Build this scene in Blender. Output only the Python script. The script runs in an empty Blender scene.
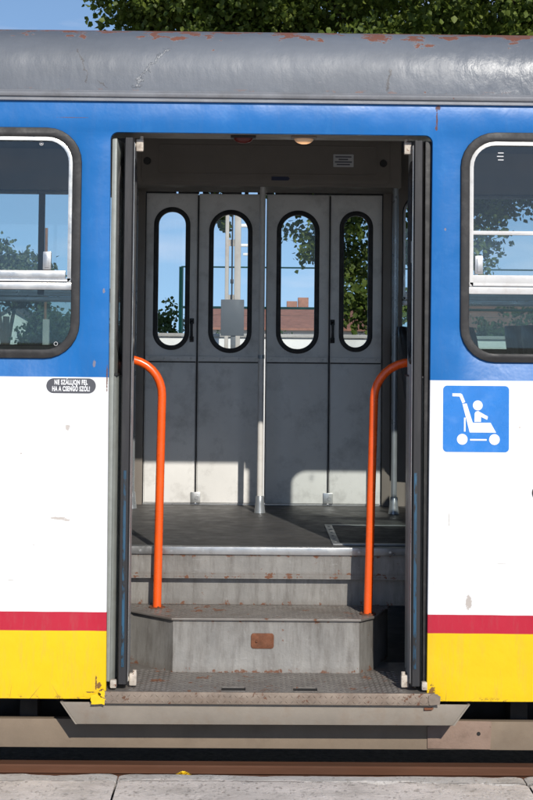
import bpy, bmesh, math, random
import numpy as np
from mathutils import Vector, Matrix
random.seed(7); RNG = np.random.default_rng(7)
sc = bpy.context.scene; COL = sc.collection; D = bpy.data
R = math.radians; PI = math.pi

# ------------------------------------------------------------------ materials
class NT:
    def __init__(s, name):
        s.m = D.materials.new(name); s.m.use_nodes = True; s.t = s.m.node_tree; s.t.nodes.clear()
        s.out = s.t.nodes.new('ShaderNodeOutputMaterial')
    def n(s, typ, props=None, **ins):
        nd = s.t.nodes.new('ShaderNode' + typ)
        for k, v in (props or {}).items(): setattr(nd, k, v)
        for k, v in ins.items():
            k = k.replace('_', ' ')
            s.put(nd.inputs[int(k[1:])] if k[0] == 'i' and k[1:].isdigit() else nd.inputs[k], v)
        return nd
    def put(s, inp, v):
        if hasattr(v, 'links') and hasattr(v, 'is_output'): s.t.links.new(v, inp)
        else:
            if inp.type == 'RGBA' and hasattr(v, '__len__') and len(v) == 3: v = (*v, 1)
            inp.default_value = v
    def math(s, op, a, b=0.0, clamp=False):
        nd = s.n('Math', dict(operation=op, use_clamp=clamp)); s.put(nd.inputs[0], a); s.put(nd.inputs[1], b); return nd.outputs[0]
    def obj(s):
        if not hasattr(s, '_o'): s._o = s.n('TexCoord').outputs['Object']
        return s._o
    def xyz(s):
        if not hasattr(s, '_x'): s._x = s.n('SeparateXYZ', Vector=s.obj()).outputs
        return s._x
    def noise(s, scale, detail=4, rough=.6, stretch=None, off=None, dist=0):
        v = s.obj()
        if stretch or off:
            mp = s.n('Mapping', Vector=v)
            if stretch: mp.inputs['Scale'].default_value = stretch
            if off: mp.inputs['Location'].default_value = off
            v = mp.outputs[0]
        return s.n('TexNoise', None, Vector=v, Scale=scale, Detail=detail, Roughness=rough, Distortion=dist).outputs['Fac']
    def ramp(s, fac, lo, hi, a=0.0, b=1.0):
        return s.n('MapRange', dict(clamp=True), Value=fac, From_Min=lo, From_Max=hi, To_Min=a, To_Max=b).outputs[0]
    def mix(s, fac, a, b, mode='MIX'):
        nd = s.n('Mix', dict(data_type='RGBA', blend_type=mode)); s.put(nd.inputs[0], fac); s.put(nd.inputs[6], a); s.put(nd.inputs[7], b); return nd.outputs[2]
    def bump(s, h, strength, dist=.01, normal=None):
        nd = s.n('Bump', None, Height=h, Strength=strength, Distance=dist)
        if normal is not None: s.put(nd.inputs['Normal'], normal)
        return nd.outputs[0]
    def spot(s, x, z, rx, rz, edge=.35, jag=None):
        X = s.xyz(); a = s.math('DIVIDE', s.math('SUBTRACT', X[0], x), rx); b = s.math('DIVIDE', s.math('SUBTRACT', X[2], z), rz)
        d = s.math('ADD', s.math('MULTIPLY', a, a), s.math('MULTIPLY', b, b))
        if jag is not None: d = s.math('ADD', d, jag)
        return s.ramp(d, 1, 1 - edge)
    def done(s, col, rough=.5, metal=0., normal=None, spec=.5, **kw):
        b = s.n('BsdfPrincipled', None, Base_Color=col, Roughness=rough, Metallic=metal, **kw)
        b.inputs['Specular IOR Level'].default_value = spec
        if normal is not None: s.put(b.inputs['Normal'], normal)
        s.t.links.new(b.outputs[0], s.out.inputs[0]); return s.m

def worn(name, col, rough=.5, metal=0., var=.18, vs=5, dirt=None, da=.5, ds=9, rust=None, ra=.62, rs=14, bump=.15, bs=60, spec=.4, stretch=None):
    t = NT(name); c = (*col, 1)
    k = t.ramp(t.noise(vs, 5, .65, stretch), .3, .7, 1 - var, 1 + var)
    base = t.mix(1.0, c, t.n('CombineColor', None, Red=k, Green=k, Blue=k).outputs[0], 'MULTIPLY')
    if dirt: base = t.mix(t.ramp(t.noise(ds, 6, .7, stretch, (3, 1, 7)), .5, .78, 0, da), base, (*dirt, 1))
    rg = t.ramp(t.noise(vs * 3, 4, .6, stretch, (9, 2, 4)), .3, .7, max(rough - .1, .03), min(rough + .12, 1))
    mt = metal
    if rust:
        f = t.ramp(t.noise(rs, 8, .7, None, (5, 5, 1)), ra, ra + .03)
        base = t.mix(f, base, (*rust, 1)); rg = t.math('ADD', rg, t.math('MULTIPLY', f, .4), True)
        if metal: mt = t.math('MULTIPLY', t.math('SUBTRACT', 1.0, f), metal)
    nm = t.bump(t.noise(bs, 5, .65, stretch), bump, .004) if bump else None
    return t.done(base, rg, mt, nm, spec)

RUST = (.16, .055, .025)
def body_paint():
    t = NT('painted body panels'); X = t.xyz(); z = X[2]
    w = t.math('MULTIPLY', t.math('SUBTRACT', t.noise(3, 2), .5), .006)
    zz = t.math('ADD', z, w)
    c = t.mix(t.math('GREATER_THAN', zz, .502), (.83, .53, .006), (.48, .017, .04))
    c = t.mix(t.math('GREATER_THAN', zz, .576), c, (.80, .80, .79))
    c = t.mix(t.math('GREATER_THAN', zz, 1.505), c, (.007, .134, .405))
    # uneven repainting and grime
    k = t.ramp(t.noise(2.2, 5, .6), .3, .72, .90, 1.06)
    c = t.mix(1.0, c, t.n('CombineColor', None, Red=k, Green=k, Blue=k).outputs[0], 'MULTIPLY')
    blue = t.math('GREATER_THAN', z, 1.505)
    pale = t.math('MULTIPLY', t.ramp(t.noise(7, 6, .75, (1, 1, .45), (1, 4, 2)), .56, .8, 0, .34), blue)
    c = t.mix(pale, c, (.07, .27, .58))
    grime = t.ramp(t.noise(16, 7, .75, (1.6, 1, .25), (8, 3, 2)), .50, .82, 0, .36)
    c = t.mix(t.math('MULTIPLY', grime, t.ramp(z, 1.5, .2, .25, 1)), c, (.22, .19, .15))
    jag = t.math('MULTIPLY', t.math('SUBTRACT', t.noise(90, 6, .8), .5), 4.5)
    chips = None
    for (x, zz2, rx, rz) in [(-.802, 1.305, .010, .012), (-.985, 1.20, .006, .004), (1.0, 1.32, .006, .004), (.80, .625, .013, .03),
                             (-.93, .84, .004, .002), (-.835, .945, .035, .006), (-.80, .938, .02, .004), (-1.02, .70, .012, .0015), (.93, .78, .02, .0012), (.72, .95, .002, .03), (-.70, 1.56, .006, .016), (-.665, 1.85, .005, .012), (.70, 2.11, .004, .006), (1.30, .9, .02, .012)]:
        s_ = t.spot(x, zz2, rx, rz, .3, jag); chips = s_ if chips is None else t.math('MAXIMUM', chips, s_)
    c = t.mix(t.math('MULTIPLY', chips, .62), c, (.30, .22, .16))
    rj = t.math('MULTIPLY', t.math('SUBTRACT', t.noise(70, 7, .8, None, (4, 4, 9)), .5), 7.0)
    ru = None
    for (x, zz2, rx, rz) in [(.664, 2.56, .0035, .05), (.668, 2.60, .010, .010), (-.80, 2.545, .07, .0012), (.662, 2.52, .006, .012), (-.662, .288, .010, .012), (-.650, .262, .012, .012), (-.70, .262, .02, .0025),
                             (.655, .27, .012, .03), (-.675, .30, .004, .03), (-.648, 1.50, .003, .06)]:
        s_ = t.spot(x, zz2, rx, rz, .2, rj); ru = s_ if ru is None else t.math('MAXIMUM', ru, s_)
    # hairline cracks in the paint near the lower hem
    cr = t.n('TexVoronoi', dict(feature='DISTANCE_TO_EDGE'), Vector=t.n('Mapping', None, Vector=t.obj(), Scale=(7, 1, 9)).outputs[0], Scale=1.0).outputs['Distance']
    crm = t.math('MULTIPLY', t.ramp(cr, .012, .004), t.math('MULTIPLY', t.ramp(z, .30, .25), t.ramp(t.noise(3, 3), .5, .6)))
    ru = t.math('MAXIMUM', ru, t.math('MULTIPLY', crm, .7))
    edge = t.math('MULTIPLY', t.ramp(z, .255, .237), t.ramp(t.noise(30, 5, .7), .55, .62))
    ru = t.math('MAXIMUM', ru, edge)
    c = t.mix(t.math('MULTIPLY', ru, .9), c, (.13, .055, .03))
    h = t.math('ADD', t.math('MULTIPLY', t.noise(2.6, 2, .5), 1.0), t.math('MULTIPLY', t.noise(11, 3, .6), .12))
    nm = t.bump(h, .32, .05); nm = t.bump(t.noise(160, 3, .6), .05, .002, nm)
    rg = t.ramp(t.noise(5, 5, .6, None, (2, 2, 2)), .3, .7, .30, .46)
    return t.done(c, t.math('ADD', rg, t.math('MULTIPLY', ru, .4), True), 0, nm, .45)

def roof_paint():
    t = NT('weathered grey roof paint'); X = t.xyz(); z = X[2]
    k = t.ramp(t.noise(3, 6, .65, (.35, 1, 1)), .3, .7, .84, 1.14)
    c = t.mix(1.0, (.128, .140, .160), t.n('CombineColor', None, Red=k, Green=k, Blue=k).outputs[0], 'MULTIPLY')
    st = t.ramp(t.noise(14, 6, .75, (.22, 1, 2.5), (5, 1, 1)), .56, .8, 0, .35); c = t.mix(st, c, (.13, .135, .14))
    c = t.mix(t.ramp(t.noise(22, 6, .75, (1.2, 1, .15), (7, 3, 1)), .62, .85, 0, .2), c, (.26, .265, .27))
    # peeled patches of old red primer along the shoulder
    big = t.ramp(t.noise(2.6, 3, .6, (1, 1, .4), (.4, 0, 0)), .38, .68, -.14, .10)
    up = t.ramp(z, 2.80, 2.915, -.15, .13)
    f = t.math('ADD', t.noise(17, 7, .62, (.7, 1, 1.15), (2.9, 7, 3)), t.math('ADD', big, up))
    ru = t.math('MULTIPLY', t.ramp(f, .575, .583), t.ramp(X[1], .40, .2))
    low = t.math('MULTIPLY', t.ramp(z, 2.668, 2.655), t.ramp(t.noise(26, 5, .7, (.6, 1, 1)), .58, .62))
    c = t.mix(t.ramp(f, .555, .575), c, (.20, .205, .215))
    c = t.mix(ru, c, t.mix(t.ramp(t.noise(50, 4), .35, .65), (.19, .065, .038), (.15, .07, .05)))
    c = t.mix(t.math('MULTIPLY', low, .7), c, (.22, .10, .06))
    cv = t.n('TexVoronoi', dict(feature='DISTANCE_TO_EDGE'), Vector=t.n('Mapping', None, Vector=t.obj(), Scale=(2.1, 1, 1.6), Location=(.33, 0, .2)).outputs[0], Scale=1.0).outputs['Distance']
    cvn = t.math('ADD', cv, t.math('MULTIPLY', t.math('SUBTRACT', t.noise(24, 5, .7), .5), .07))
    cm = t.math('MULTIPLY', t.ramp(cvn, .012, .003), t.ramp(t.noise(2.2, 2, .5, None, (6, 6, 6)), .52, .6))
    c = t.mix(t.math('MULTIPLY', cm, .0), c, (.07, .065, .06))
    # a dented seam and hairline splits in the paint
    def line(xa, za, xb, zb, w_, wob, sc_):
        k_ = (xb - xa) / (zb - za)
        d_ = t.math('SUBTRACT', X[0], t.math('ADD', t.math('MULTIPLY', t.math('SUBTRACT', z, za), k_), xa))
        d_ = t.math('ABSOLUTE', t.math('ADD', d_, t.math('MULTIPLY', t.math('SUBTRACT', t.noise(sc_, 6, .7, None, (xa, 3, za)), .5), wob)))
        lo_, hi_ = min(za, zb), max(za, zb)
        return t.math('MULTIPLY', t.ramp(d_, w_, w_ * .3), t.math('MULTIPLY', t.ramp(z, lo_, lo_ + .01), t.ramp(z, hi_, hi_ - .01)))
    scar = line(-.56, 2.665, -.43, 2.835, .0065, .13, 18); scar2 = t.math('MAXIMUM', line(-.74, 2.68, -.78, 2.83, .004, .10, 16), t.math('MAXIMUM', line(.46, 2.66, .475, 2.76, .006, .06, 22), line(-.66, 2.66, -.70, 2.70, .005, .1, 18)))
    c = t.mix(t.math('MULTIPLY', scar, .7), c, (.36, .365, .37)); c = t.mix(t.math('MULTIPLY', scar2, .75), c, (.07, .06, .055))
    h = t.math('ADD', t.noise(4.5, 3, .5, (1, 1, .6)), t.math('MULTIPLY', t.noise(17, 4, .6, (1, 1, .5)), .25))
    right = t.ramp(X[0], .45, .95)
    nm = t.bump(h, t.ramp(X[0], .4, .95, .24, .62), .035); nm = t.bump(scar, .6, .01, nm); nm = t.bump(t.math('SUBTRACT', t.noise(120, 4, .7), t.math('MULTIPLY', ru, 1.2)), .14, .003, nm)
    return t.done(c, t.math('ADD', t.math('SUBTRACT', t.ramp(t.noise(8, 4), .3, .7, .40, .54), t.math('MULTIPLY', right, .12)), t.math('MULTIPLY', ru, .35), True), 0, nm, .45)

def riser_paint():
    t = NT('worn step riser steel'); z = t.xyz()[2]
    k = t.ramp(t.noise(6, 6, .65, (1, 1, .4)), .3, .7, .78, 1.2)
    c = t.mix(1.0, (.255, .242, .222, 1), t.n('CombineColor', None, Red=k, Green=k, Blue=k).outputs[0], 'MULTIPLY')
    c = t.mix(t.ramp(t.noise(20, 7, .75, (1.3, 1, .2), (2, 1, 5)), .46, .70, 0, .7), c, (.115, .10, .085))
    c = t.mix(t.ramp(t.noise(30, 7, .8, (1.2, 1, .5), (8, 1, 5)), .58, .72, 0, .55), c, (.36, .35, .33))
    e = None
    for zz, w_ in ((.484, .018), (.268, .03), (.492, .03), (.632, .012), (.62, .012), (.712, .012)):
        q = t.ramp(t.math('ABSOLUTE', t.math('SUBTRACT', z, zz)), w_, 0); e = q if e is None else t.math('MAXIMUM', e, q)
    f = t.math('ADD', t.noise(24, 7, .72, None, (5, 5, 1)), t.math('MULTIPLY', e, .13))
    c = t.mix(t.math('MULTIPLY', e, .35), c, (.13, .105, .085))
    ru = t.ramp(f, .655, .685); c = t.mix(ru, c, (.15, .065, .035))
    sc_ = t.ramp(t.noise(60, 3, .6, (.25, 1, 3)), .70, .74, 0, .5); c = t.mix(sc_, c, (.42, .41, .39))
    return t.done(c, t.math('ADD', t.ramp(t.noise(14, 4), .3, .7, .38, .56), t.math('MULTIPLY', ru, .3), True), t.math('SUBTRACT', .25, t.math('MULTIPLY', ru, .25)), t.bump(t.noise(30, 6, .7), .22, .006), .4)
def glass_mat(name, tint=(.90, .93, .93), dirt=.006, rough=.0, refl=.9):
    t = NT(name)
    tr = t.n('BsdfTransparent', None, Color=tint)
    gl = t.n('BsdfGlossy', None, Color=(1, 1, 1), Roughness=.01)
    df = t.n('BsdfDiffuse', None, Color=(.5, .5, .48))
    fr = t.n('Fresnel', None, IOR=1.5)
    m1 = t.n('MixShader'); t.put(m1.inputs[0], t.math('MINIMUM', t.math('MULTIPLY', fr.outputs[0], refl), .6)); t.put(m1.inputs[1], tr.outputs[0]); t.put(m1.inputs[2], gl.outputs[0])
    m2 = t.n('MixShader'); t.put(m2.inputs[0], t.ramp(t.noise(9, 6, .7, (1.6, 1, .5)), .42, .8, dirt * .15, dirt * 1.0)); t.put(m2.inputs[1], m1.outputs[0]); t.put(m2.inputs[2], df.outputs[0])
    t.t.links.new(m2.outputs[0], t.out.inputs[0]); return t.m

def leaf_mat(name, a, b, trans=.35):
    t = NT(name)
    f = t.n('NewGeometry').outputs['Random Per Island']
    c = t.mix(f, (*a, 1), (*b, 1))
    d = t.n('BsdfPrincipled', None, Base_Color=c, Roughness=.5); d.inputs['Specular IOR Level'].default_value = .35
    tl = t.n('BsdfTranslucent', None, Color=t.mix(.5, c, (.16, .22, .02, 1)))
    m = t.n('MixShader'); m.inputs[0].default_value = trans; t.put(m.inputs[1], d.outputs[0]); t.put(m.inputs[2], tl.outputs[0])
    t.t.links.new(m.outputs[0], t.out.inputs[0]); return t.m

def concrete(name, col, crack=True, sc_=1.0, rough=False):
    t = NT(name)
    k = t.ramp(t.noise(2.5 * sc_, 7, .7), .3, .72, .72, 1.14)
    c = t.mix(1.0, (*col, 1), t.n('CombineColor', None, Red=k, Green=k, Blue=k).outputs[0], 'MULTIPLY')
    g = t.noise(140 * sc_, 4, .7); c = t.mix(t.ramp(g, .55, .75, 0, .55), c, (col[0] * .5, col[1] * .47, col[2] * .42))
    c = t.mix(t.ramp(g, .30, .2, 0, .6), c, (min(col[0] * 1.5, .8), min(col[1] * 1.5, .8), min(col[2] * 1.5, .78)))
    c = t.mix(t.ramp(t.noise(7 * sc_, 6, .75, None, (3, 3, 3)), .56, .72, 0, .5), c, (.17, .16, .145))
    h = t.noise(60 * sc_, 8, .75)
    if rough:
        st = t.n('TexVoronoi', None, Vector=t.n('Mapping', None, Vector=t.obj(), Scale=(1, .55, 1)).outputs[0], Scale=58.0); sd = t.ramp(t.math('ADD', st.outputs['Distance'], t.math('MULTIPLY', t.math('SUBTRACT', t.noise(120, 3, .7), .5), .5)), .36, .28)
        on = t.math('MULTIPLY', sd, t.math('GREATER_THAN', t.n('SeparateColor', None, Color=st.outputs['Color']).outputs[0], .62))
        c = t.mix(t.math('MULTIPLY', on, .55), c, t.mix(t.n('SeparateColor', None, Color=st.outputs['Color']).outputs[1], (.22, .17, .14, 1), (.74, .71, .67, 1)))
        pit = t.ramp(t.noise(22, 7, .82, (1, .6, 1), (7, 7, 7)), .575, .66); c = t.mix(t.math('MULTIPLY', pit, .6), c, (.22, .19, .165, 1))
        c = t.mix(t.ramp(t.noise(5, 6, .7, (1, 1.6, 1), (1, 8, 2)), .46, .64, 0, .5), c, (.36, .325, .29, 1))
        Y = t.xyz()[1]
        def ragged_line(y0, amp, wd, seed, lo):
            d = t.math('ABSOLUTE', t.math('ADD', t.math('SUBTRACT', Y, y0), t.math('MULTIPLY', t.math('SUBTRACT', t.noise(7, 8, .75, (1, .02, 1), (seed, 1, 3)), .5), amp)))
            return t.math('MULTIPLY', t.ramp(d, wd, wd * .35), t.ramp(t.noise(8, 5, .7, (1, .02, 1), (1, seed, 2)), lo, lo + .06))
        ck = ragged_line(-.312, .07, .006, 2, .40)
        c = t.mix(t.math('MULTIPLY', ck, .7), c, (.10, .085, .07, 1)); pit = t.math('MAXIMUM', pit, ck)
        h = t.math('SUBTRACT', t.math('ADD', h, t.math('MULTIPLY', on, .6)), t.math('MULTIPLY', pit, 1.3))
    if crack:
        v = t.n('TexVoronoi', dict(feature='DISTANCE_TO_EDGE'), Vector=t.n('Mapping', None, Vector=t.obj(), Scale=(2.0, 3.2, 1)).outputs[0], Scale=1.0).outputs['Distance']
        v = t.math('ADD', v, t.math('MULTIPLY', t.math('SUBTRACT', t.noise(20, 6, .75), .5), .12))
        cm = t.ramp(v, .018, .004); c = t.mix(t.math('MULTIPLY', cm, .75), c, (.09, .08, .07)); h = t.math('SUBTRACT', h, t.math('MULTIPLY', cm, 1.2))
    return t.done(c, .9, 0, t.bump(h, .6, .012), .2)

M = dict(
    body=body_paint(), roof=roof_paint(),
    gutter=worn('grey gutter paint', (.22, .225, .24), .45, .2, dirt=(.12, .11, .10), rust=RUST, ra=.66),
    rubber=worn('old black rubber', (.022, .021, .021), .55, dirt=(.09, .085, .08), da=.5, ds=20, bump=.2),
    rubber_grey=worn('greyed door edge rubber', (.022, .021, .022), .5, dirt=(.08, .075, .07), da=.5, ds=18, bump=.2, stretch=(1, 1, .12)),
    rubber_blue=worn('scuffed blue paint on rubber', (.016, .062, .11), .6, dirt=(.02, .02, .02), da=4, ds=34, var=.5, bump=.6, stretch=(1, 1, .3)),
    alu=worn('dull aluminium', (.50, .50, .49), .34, .85, var=.12, dirt=(.25, .23, .2), da=.45, ds=22, bump=.08, rust=(.25, .16, .10), ra=.72, rs=30),
    alu_white=worn('white weathered sash paint', (.58, .57, .55), .4, .1, var=.10, dirt=(.35, .30, .25), da=.5, ds=24, rust=(.22, .12, .07), ra=.71, rs=22),
    pillar=worn('grey green door pillar', (.28, .295, .275), .42, .1, var=.12, vs=8, dirt=(.16, .15, .13), da=.5, ds=11, rust=RUST, ra=.68, rs=18, bump=.08),
    leaf_panel=worn('grey door leaf paint', (.40, .40, .385), .45, 0, var=.08, dirt=(.2, .19, .17), da=.35, ds=6, bump=.12, bs=30),
    door_inner=worn('pale grey door panels', (.75, .735, .70), .45, 0, var=.07, vs=3, dirt=(.26, .245, .22), da=.6, ds=6, rust=(.2, .14, .09), ra=.72, rs=25, bump=.15, bs=18),
    lining=worn('beige interior lining', (.20, .175, .15), .5, 0, var=.08, dirt=(.2, .17, .14), da=.3, bump=.1),
    dark_lining=worn('dark stepwell lining', (.055, .055, .058), .55, 0, var=.15, dirt=(.1, .09, .08), da=.4, bump=.15),
    ceiling=worn('ceiling board', (.22, .205, .185), .5, 0, var=.06, bump=.05),
    floor=worn('worn dark floor rubber', (.07, .067, .064), .5, 0, var=.22, vs=4, dirt=(.15, .14, .125), da=.6, ds=10, bump=.15, bs=30),
    mat_black=worn('black rubber mat', (.02, .02, .021), .5, 0, bump=.2),
    steel=worn('bare worn step steel', (.235, .225, .21), .45, .3, var=.2, vs=7, dirt=(.13, .115, .10), da=.7, ds=8, rust=RUST, ra=.665, rs=17, bump=.2, bs=35, stretch=(1, 1, .35)),
    tread=worn('dirty chequer plate', (.19, .172, .155), .45, .3, var=.2, vs=9, dirt=(.13, .10, .08), da=.75, ds=7, rust=(.15, .065, .035), ra=.60, rs=9, bump=.15),
    riser=riser_paint(),
    sill=worn('rusty sill edge', (.24, .19, .15), .6, .2, var=.25, vs=8, dirt=(.12, .075, .05), da=.85, ds=7, rust=(.13, .065, .04), ra=.60, rs=22, bump=.35),
    rustplate=worn('rust', (.17, .065, .032), .8, .1, var=.35, vs=22, dirt=(.07, .035, .02), da=.7, ds=25, bump=.5),
    stepbox=worn('grey step box steel', (.255, .22, .18), .6, .1, var=.12, vs=5, dirt=(.22, .15, .10), da=.6, ds=9, rust=RUST, ra=.68, rs=22, bump=.2),
    beam=worn('dusty brown beam paint', (.22, .168, .12), .75, 0, var=.12, vs=4, dirt=(.15, .105, .075), da=.45, ds=10, rust=(.12, .05, .03), ra=.74, rs=20, bump=.2),
    beam_patch=worn('primed repair plate', (.27, .185, .14), .7, 0, var=.14, vs=6, dirt=(.13, .085, .06), da=.6, ds=13, rust=(.10, .05, .03), ra=.67, rs=26, bump=.4),
    chassis=worn('black underframe', (.018, .017, .016), .8, 0, bump=.2),
    rail=worn('rusty rail steel', (.115, .048, .025), .8, .1, var=.25, vs=7, dirt=(.10, .045, .025), da=.6, ds=14, bump=.35, stretch=(.15, 1, 1)),
    orange=worn('orange handrail enamel', (.84, .105, .012), .24, 0, var=.10, vs=6, dirt=(.45, .06, .02), da=.35, ds=30, rust=(.3, .05, .02), ra=.8, bump=.05, bs=25, spec=.6),
    pole_white=worn('white pole plastic', (.62, .60, .56), .35, 0, var=.06, dirt=(.35, .3, .25), da=.4, ds=15, bump=.05),
    pole_grey=worn('grey metal pole', (.33, .35, .36), .3, .5, var=.08, bump=.05),
    cream=worn('cream bracket paint', (.48, .42, .35), .55, 0, var=.25, vs=25, dirt=(.16, .11, .08), da=1.2, ds=30, rust=RUST, ra=.58, rs=40),
    sign_blue=worn('blue sticker film', (.028, .19, .56), .3, 0, var=.07, vs=7, dirt=(.25, .45, .8), da=.25, ds=12, bump=.06, bs=14),
    sign_white=worn('white sticker film', (.80, .80, .80), .4, 0, var=.03, bump=.03),
    sign_grey=worn('dark grey sticker film', (.085, .085, .095), .4, 0, var=.08, bump=.03),
    label_navy=worn('navy label', (.02, .03, .08), .4, 0, var=.05, bump=0),
    label_pale=worn('pale notice paper', (.55, .55, .55), .5, 0, var=.05, bump=0),
    label_ink=worn('notice ink', (.10, .10, .12), .6, 0, var=.05, bump=0),
    red_lens=worn('red reflector', (.28, .015, .012), .25, 0, var=.3, vs=60, bump=.4, bs=200),
    lamp_dead=worn('unlit red lamp lens', (.10, .012, .010), .25, 0, bump=.05),
    seat=worn('black seat plastic', (.018, .018, .021), .4, 0, bump=.05),
    glass=glass_mat('window glass'), glass_tint=glass_mat('grey tinted glass', (.74, .81, .80), .008), glass_dusty=glass_mat('dusty door glass', (.84, .87, .87), .02, refl=.7), glass_clear=glass_mat('clear door glass', (.94, .96, .96), .005, refl=.4),
    pave=concrete('pale platform concrete', (.70, .635, .585), False, 1.0, True), kerb=concrete('grey kerb concrete', (.56, .53, .50), False, 1.3, True),
    wall=worn('whitewashed wall', (.74, .73, .70), .8, 0, var=.06, dirt=(.45, .43, .4), da=.5, ds=2, bump=.2, bs=20),
    plaster=worn('house plaster', (.66, .63, .57), .85, 0, var=.08, vs=1, bump=.2, bs=10),
    tile=worn('brown roof tiles', (.27, .125, .085), .8, 0, var=.25, vs=3, bump=.5, bs=8),
    tile_dark=worn('dark roof', (.09, .075, .07), .8, 0, var=.2, vs=2, bump=.3, bs=8),
    brick=worn('chimney brick', (.30, .15, .10), .85, 0, var=.25, vs=4, bump=.4, bs=20),
    pane=worn('dark house pane', (.03, .035, .04), .15, 0, bump=0),
    mast=worn('pale mast paint', (.43, .40, .36), .6, .1, var=.15, vs=2, dirt=(.25, .12, .06), da=.7, ds=3, bump=.1),
    post_conc=concrete('post concrete', (.45, .43, .40), False), pipe_rust=worn('rusty pipe', (.25, .12, .06), .8, .1, var=.3, vs=5, bump=.3),
    green=worn('green fence paint', (.03, .22, .13), .5, 0, bump=.05),
    grey_plate=worn('grey sign back', (.09, .10, .11), .6, .2, var=.06, bump=.05), lamp_head=worn('white lamp housing', (.75, .75, .74), .4, 0, bump=0),
    bark=worn('grey brown bark', (.075, .055, .04), .9, 0, var=.4, vs=6, bump=.9, bs=18, stretch=(1, 1, .25)),
    leaves=leaf_mat('poplar leaves', (.075, .12, .02), (.20, .25, .05), .45), leaves_b=leaf_mat('bush leaves', (.04, .075, .02), (.085, .13, .035), .25),
    leaves_far=leaf_mat('distant leaves', (.06, .09, .045), (.09, .13, .06), .25),
    yellow_petal=worn('dandelion petals', (.85, .55, .01), .6, 0, var=.15, vs=60, bump=.3, bs=120), stalk=worn('green stalk', (.09, .17, .03), .6, 0, bump=0),
    ground=concrete('dry earth', (.20, .17, .12), False, .3), gravel=worn('dark ballast', (.07, .06, .05), .9, 0, var=.5, vs=30, bump=1.0, bs=50),
    yellow=worn('flaking yellow paint', (.83, .53, .006), .45, 0, var=.1, vs=20, rust=(.13, .055, .03), ra=.60, rs=28, bump=.3),
)
def bulb_mat():
    t = NT('lit lamp lens')
    b = t.n('BsdfPrincipled', None, Base_Color=(.8, .55, .35, 1), Roughness=.35)
    b.inputs['Emission Color'].default_value = (1, .50, .22, 1)
    t.put(b.inputs['Emission Strength'], t.ramp(t.n('VectorMath', dict(operation='LENGTH'), i0=t.n('VectorMath', dict(operation='SUBTRACT'), i0=t.n('TexCoord').outputs['Generated'], i1=(.5, .5, .2)).outputs[0]).outputs['Value'], .1, .5, 1.3, .04))
    t.t.links.new(b.outputs[0], t.out.inputs[0]); return t.m
M['bulb'] = bulb_mat()

# ------------------------------------------------------------------ mesh tools
class MB:
    def __init__(s): s.v = []; s.f = []
    def add(s, vs, fs):
        o = len(s.v); s.v += [tuple(p) for p in vs]; s.f += [tuple(i + o for i in f) for f in fs]; return s
    def box(s, x0, x1, y0, y1, z0, z1, b=0.0):
        if b <= 0:
            vs = [(x, y, z) for z in (z0, z1) for y in (y0, y1) for x in (x0, x1)]
            return s.add(vs, [(0, 2, 3, 1), (4, 5, 7, 6), (0, 1, 5, 4), (2, 6, 7, 3), (0, 4, 6, 2), (1, 3, 7, 5)])
        bm = bmesh.new(); bmesh.ops.create_cube(bm, size=1, matrix=Matrix.Translation(((x0 + x1) / 2, (y0 + y1) / 2, (z0 + z1) / 2)) @ Matrix.Diagonal((x1 - x0, y1 - y0, z1 - z0, 1)))
        bmesh.ops.bevel(bm, geom=bm.edges[:], offset=b, segments=2, affect='EDGES', profile=.6)
        return s.bm(bm)
    def bm(s, bm):
        bm.verts.index_update(); s.add([v.co[:] for v in bm.verts], [[v.index for v in f.verts] for f in bm.faces]); bm.free(); return s
    def tube(s, pts, r, n=14, cap=True):
        pts = [Vector(p) for p in pts]; rs = r if hasattr(r, '__len__') else [r] * len(pts)
        T = [(pts[min(i + 1, len(pts) - 1)] - pts[max(i - 1, 0)]).normalized() for i in range(len(pts))]
        a = T[0].orthogonal().normalized(); o = len(s.v)
        for p, t, rr in zip(pts, T, rs):
            a = (a - t * a.dot(t)).normalized(); b = t.cross(a)
            s.v += [tuple(p + (a * math.cos(2 * PI * k / n) + b * math.sin(2 * PI * k / n)) * rr) for k in range(n)]
        for i in range(len(pts) - 1):
            for k in range(n): s.f.append((o + i * n + k, o + i * n + (k + 1) % n, o + (i + 1) * n + (k + 1) % n, o + (i + 1) * n + k))
        if cap: s.f.append(tuple(o + k for k in reversed(range(n)))); s.f.append(tuple(o + (len(pts) - 1) * n + k for k in range(n)))
        return s
    def sweep(s, prof, x0, x1, nx=1):   # prof: list of (y,z); extruded along x
        m = len(prof); o = len(s.v)
        for i in range(nx + 1):
            x = x0 + (x1 - x0) * i / nx; s.v += [(x, y, z) for y, z in prof]
        for i in range(nx):
            for k in range(m - 1): s.f.append((o + i * m + k, o + (i + 1) * m + k, o + (i + 1) * m + k + 1, o + i * m + k + 1))
        return s
    def build(s, name, mat, parent=None, smooth=True, recalc=True, ang=35):
        me = D.meshes.new(name); me.from_pydata(s.v, [], s.f); return link(name, me, mat, parent, smooth, recalc, ang)

def link(name, me, mat, parent=None, smooth=True, recalc=True, ang=35):
    if recalc:
        bm = bmesh.new(); bm.from_mesh(me); bmesh.ops.recalc_face_normals(bm, faces=bm.faces); bm.to_mesh(me); bm.free()
    if smooth and len(me.polygons):
        me.polygons.foreach_set('use_smooth', [True] * len(me.polygons)); me.set_sharp_from_angle(angle=R(ang))
    me.materials.clear(); me.materials.append(M[mat] if isinstance(mat, str) else mat)
    o = D.objects.new(name, me); COL.objects.link(o)
    if parent: o.parent = parent
    return o

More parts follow.
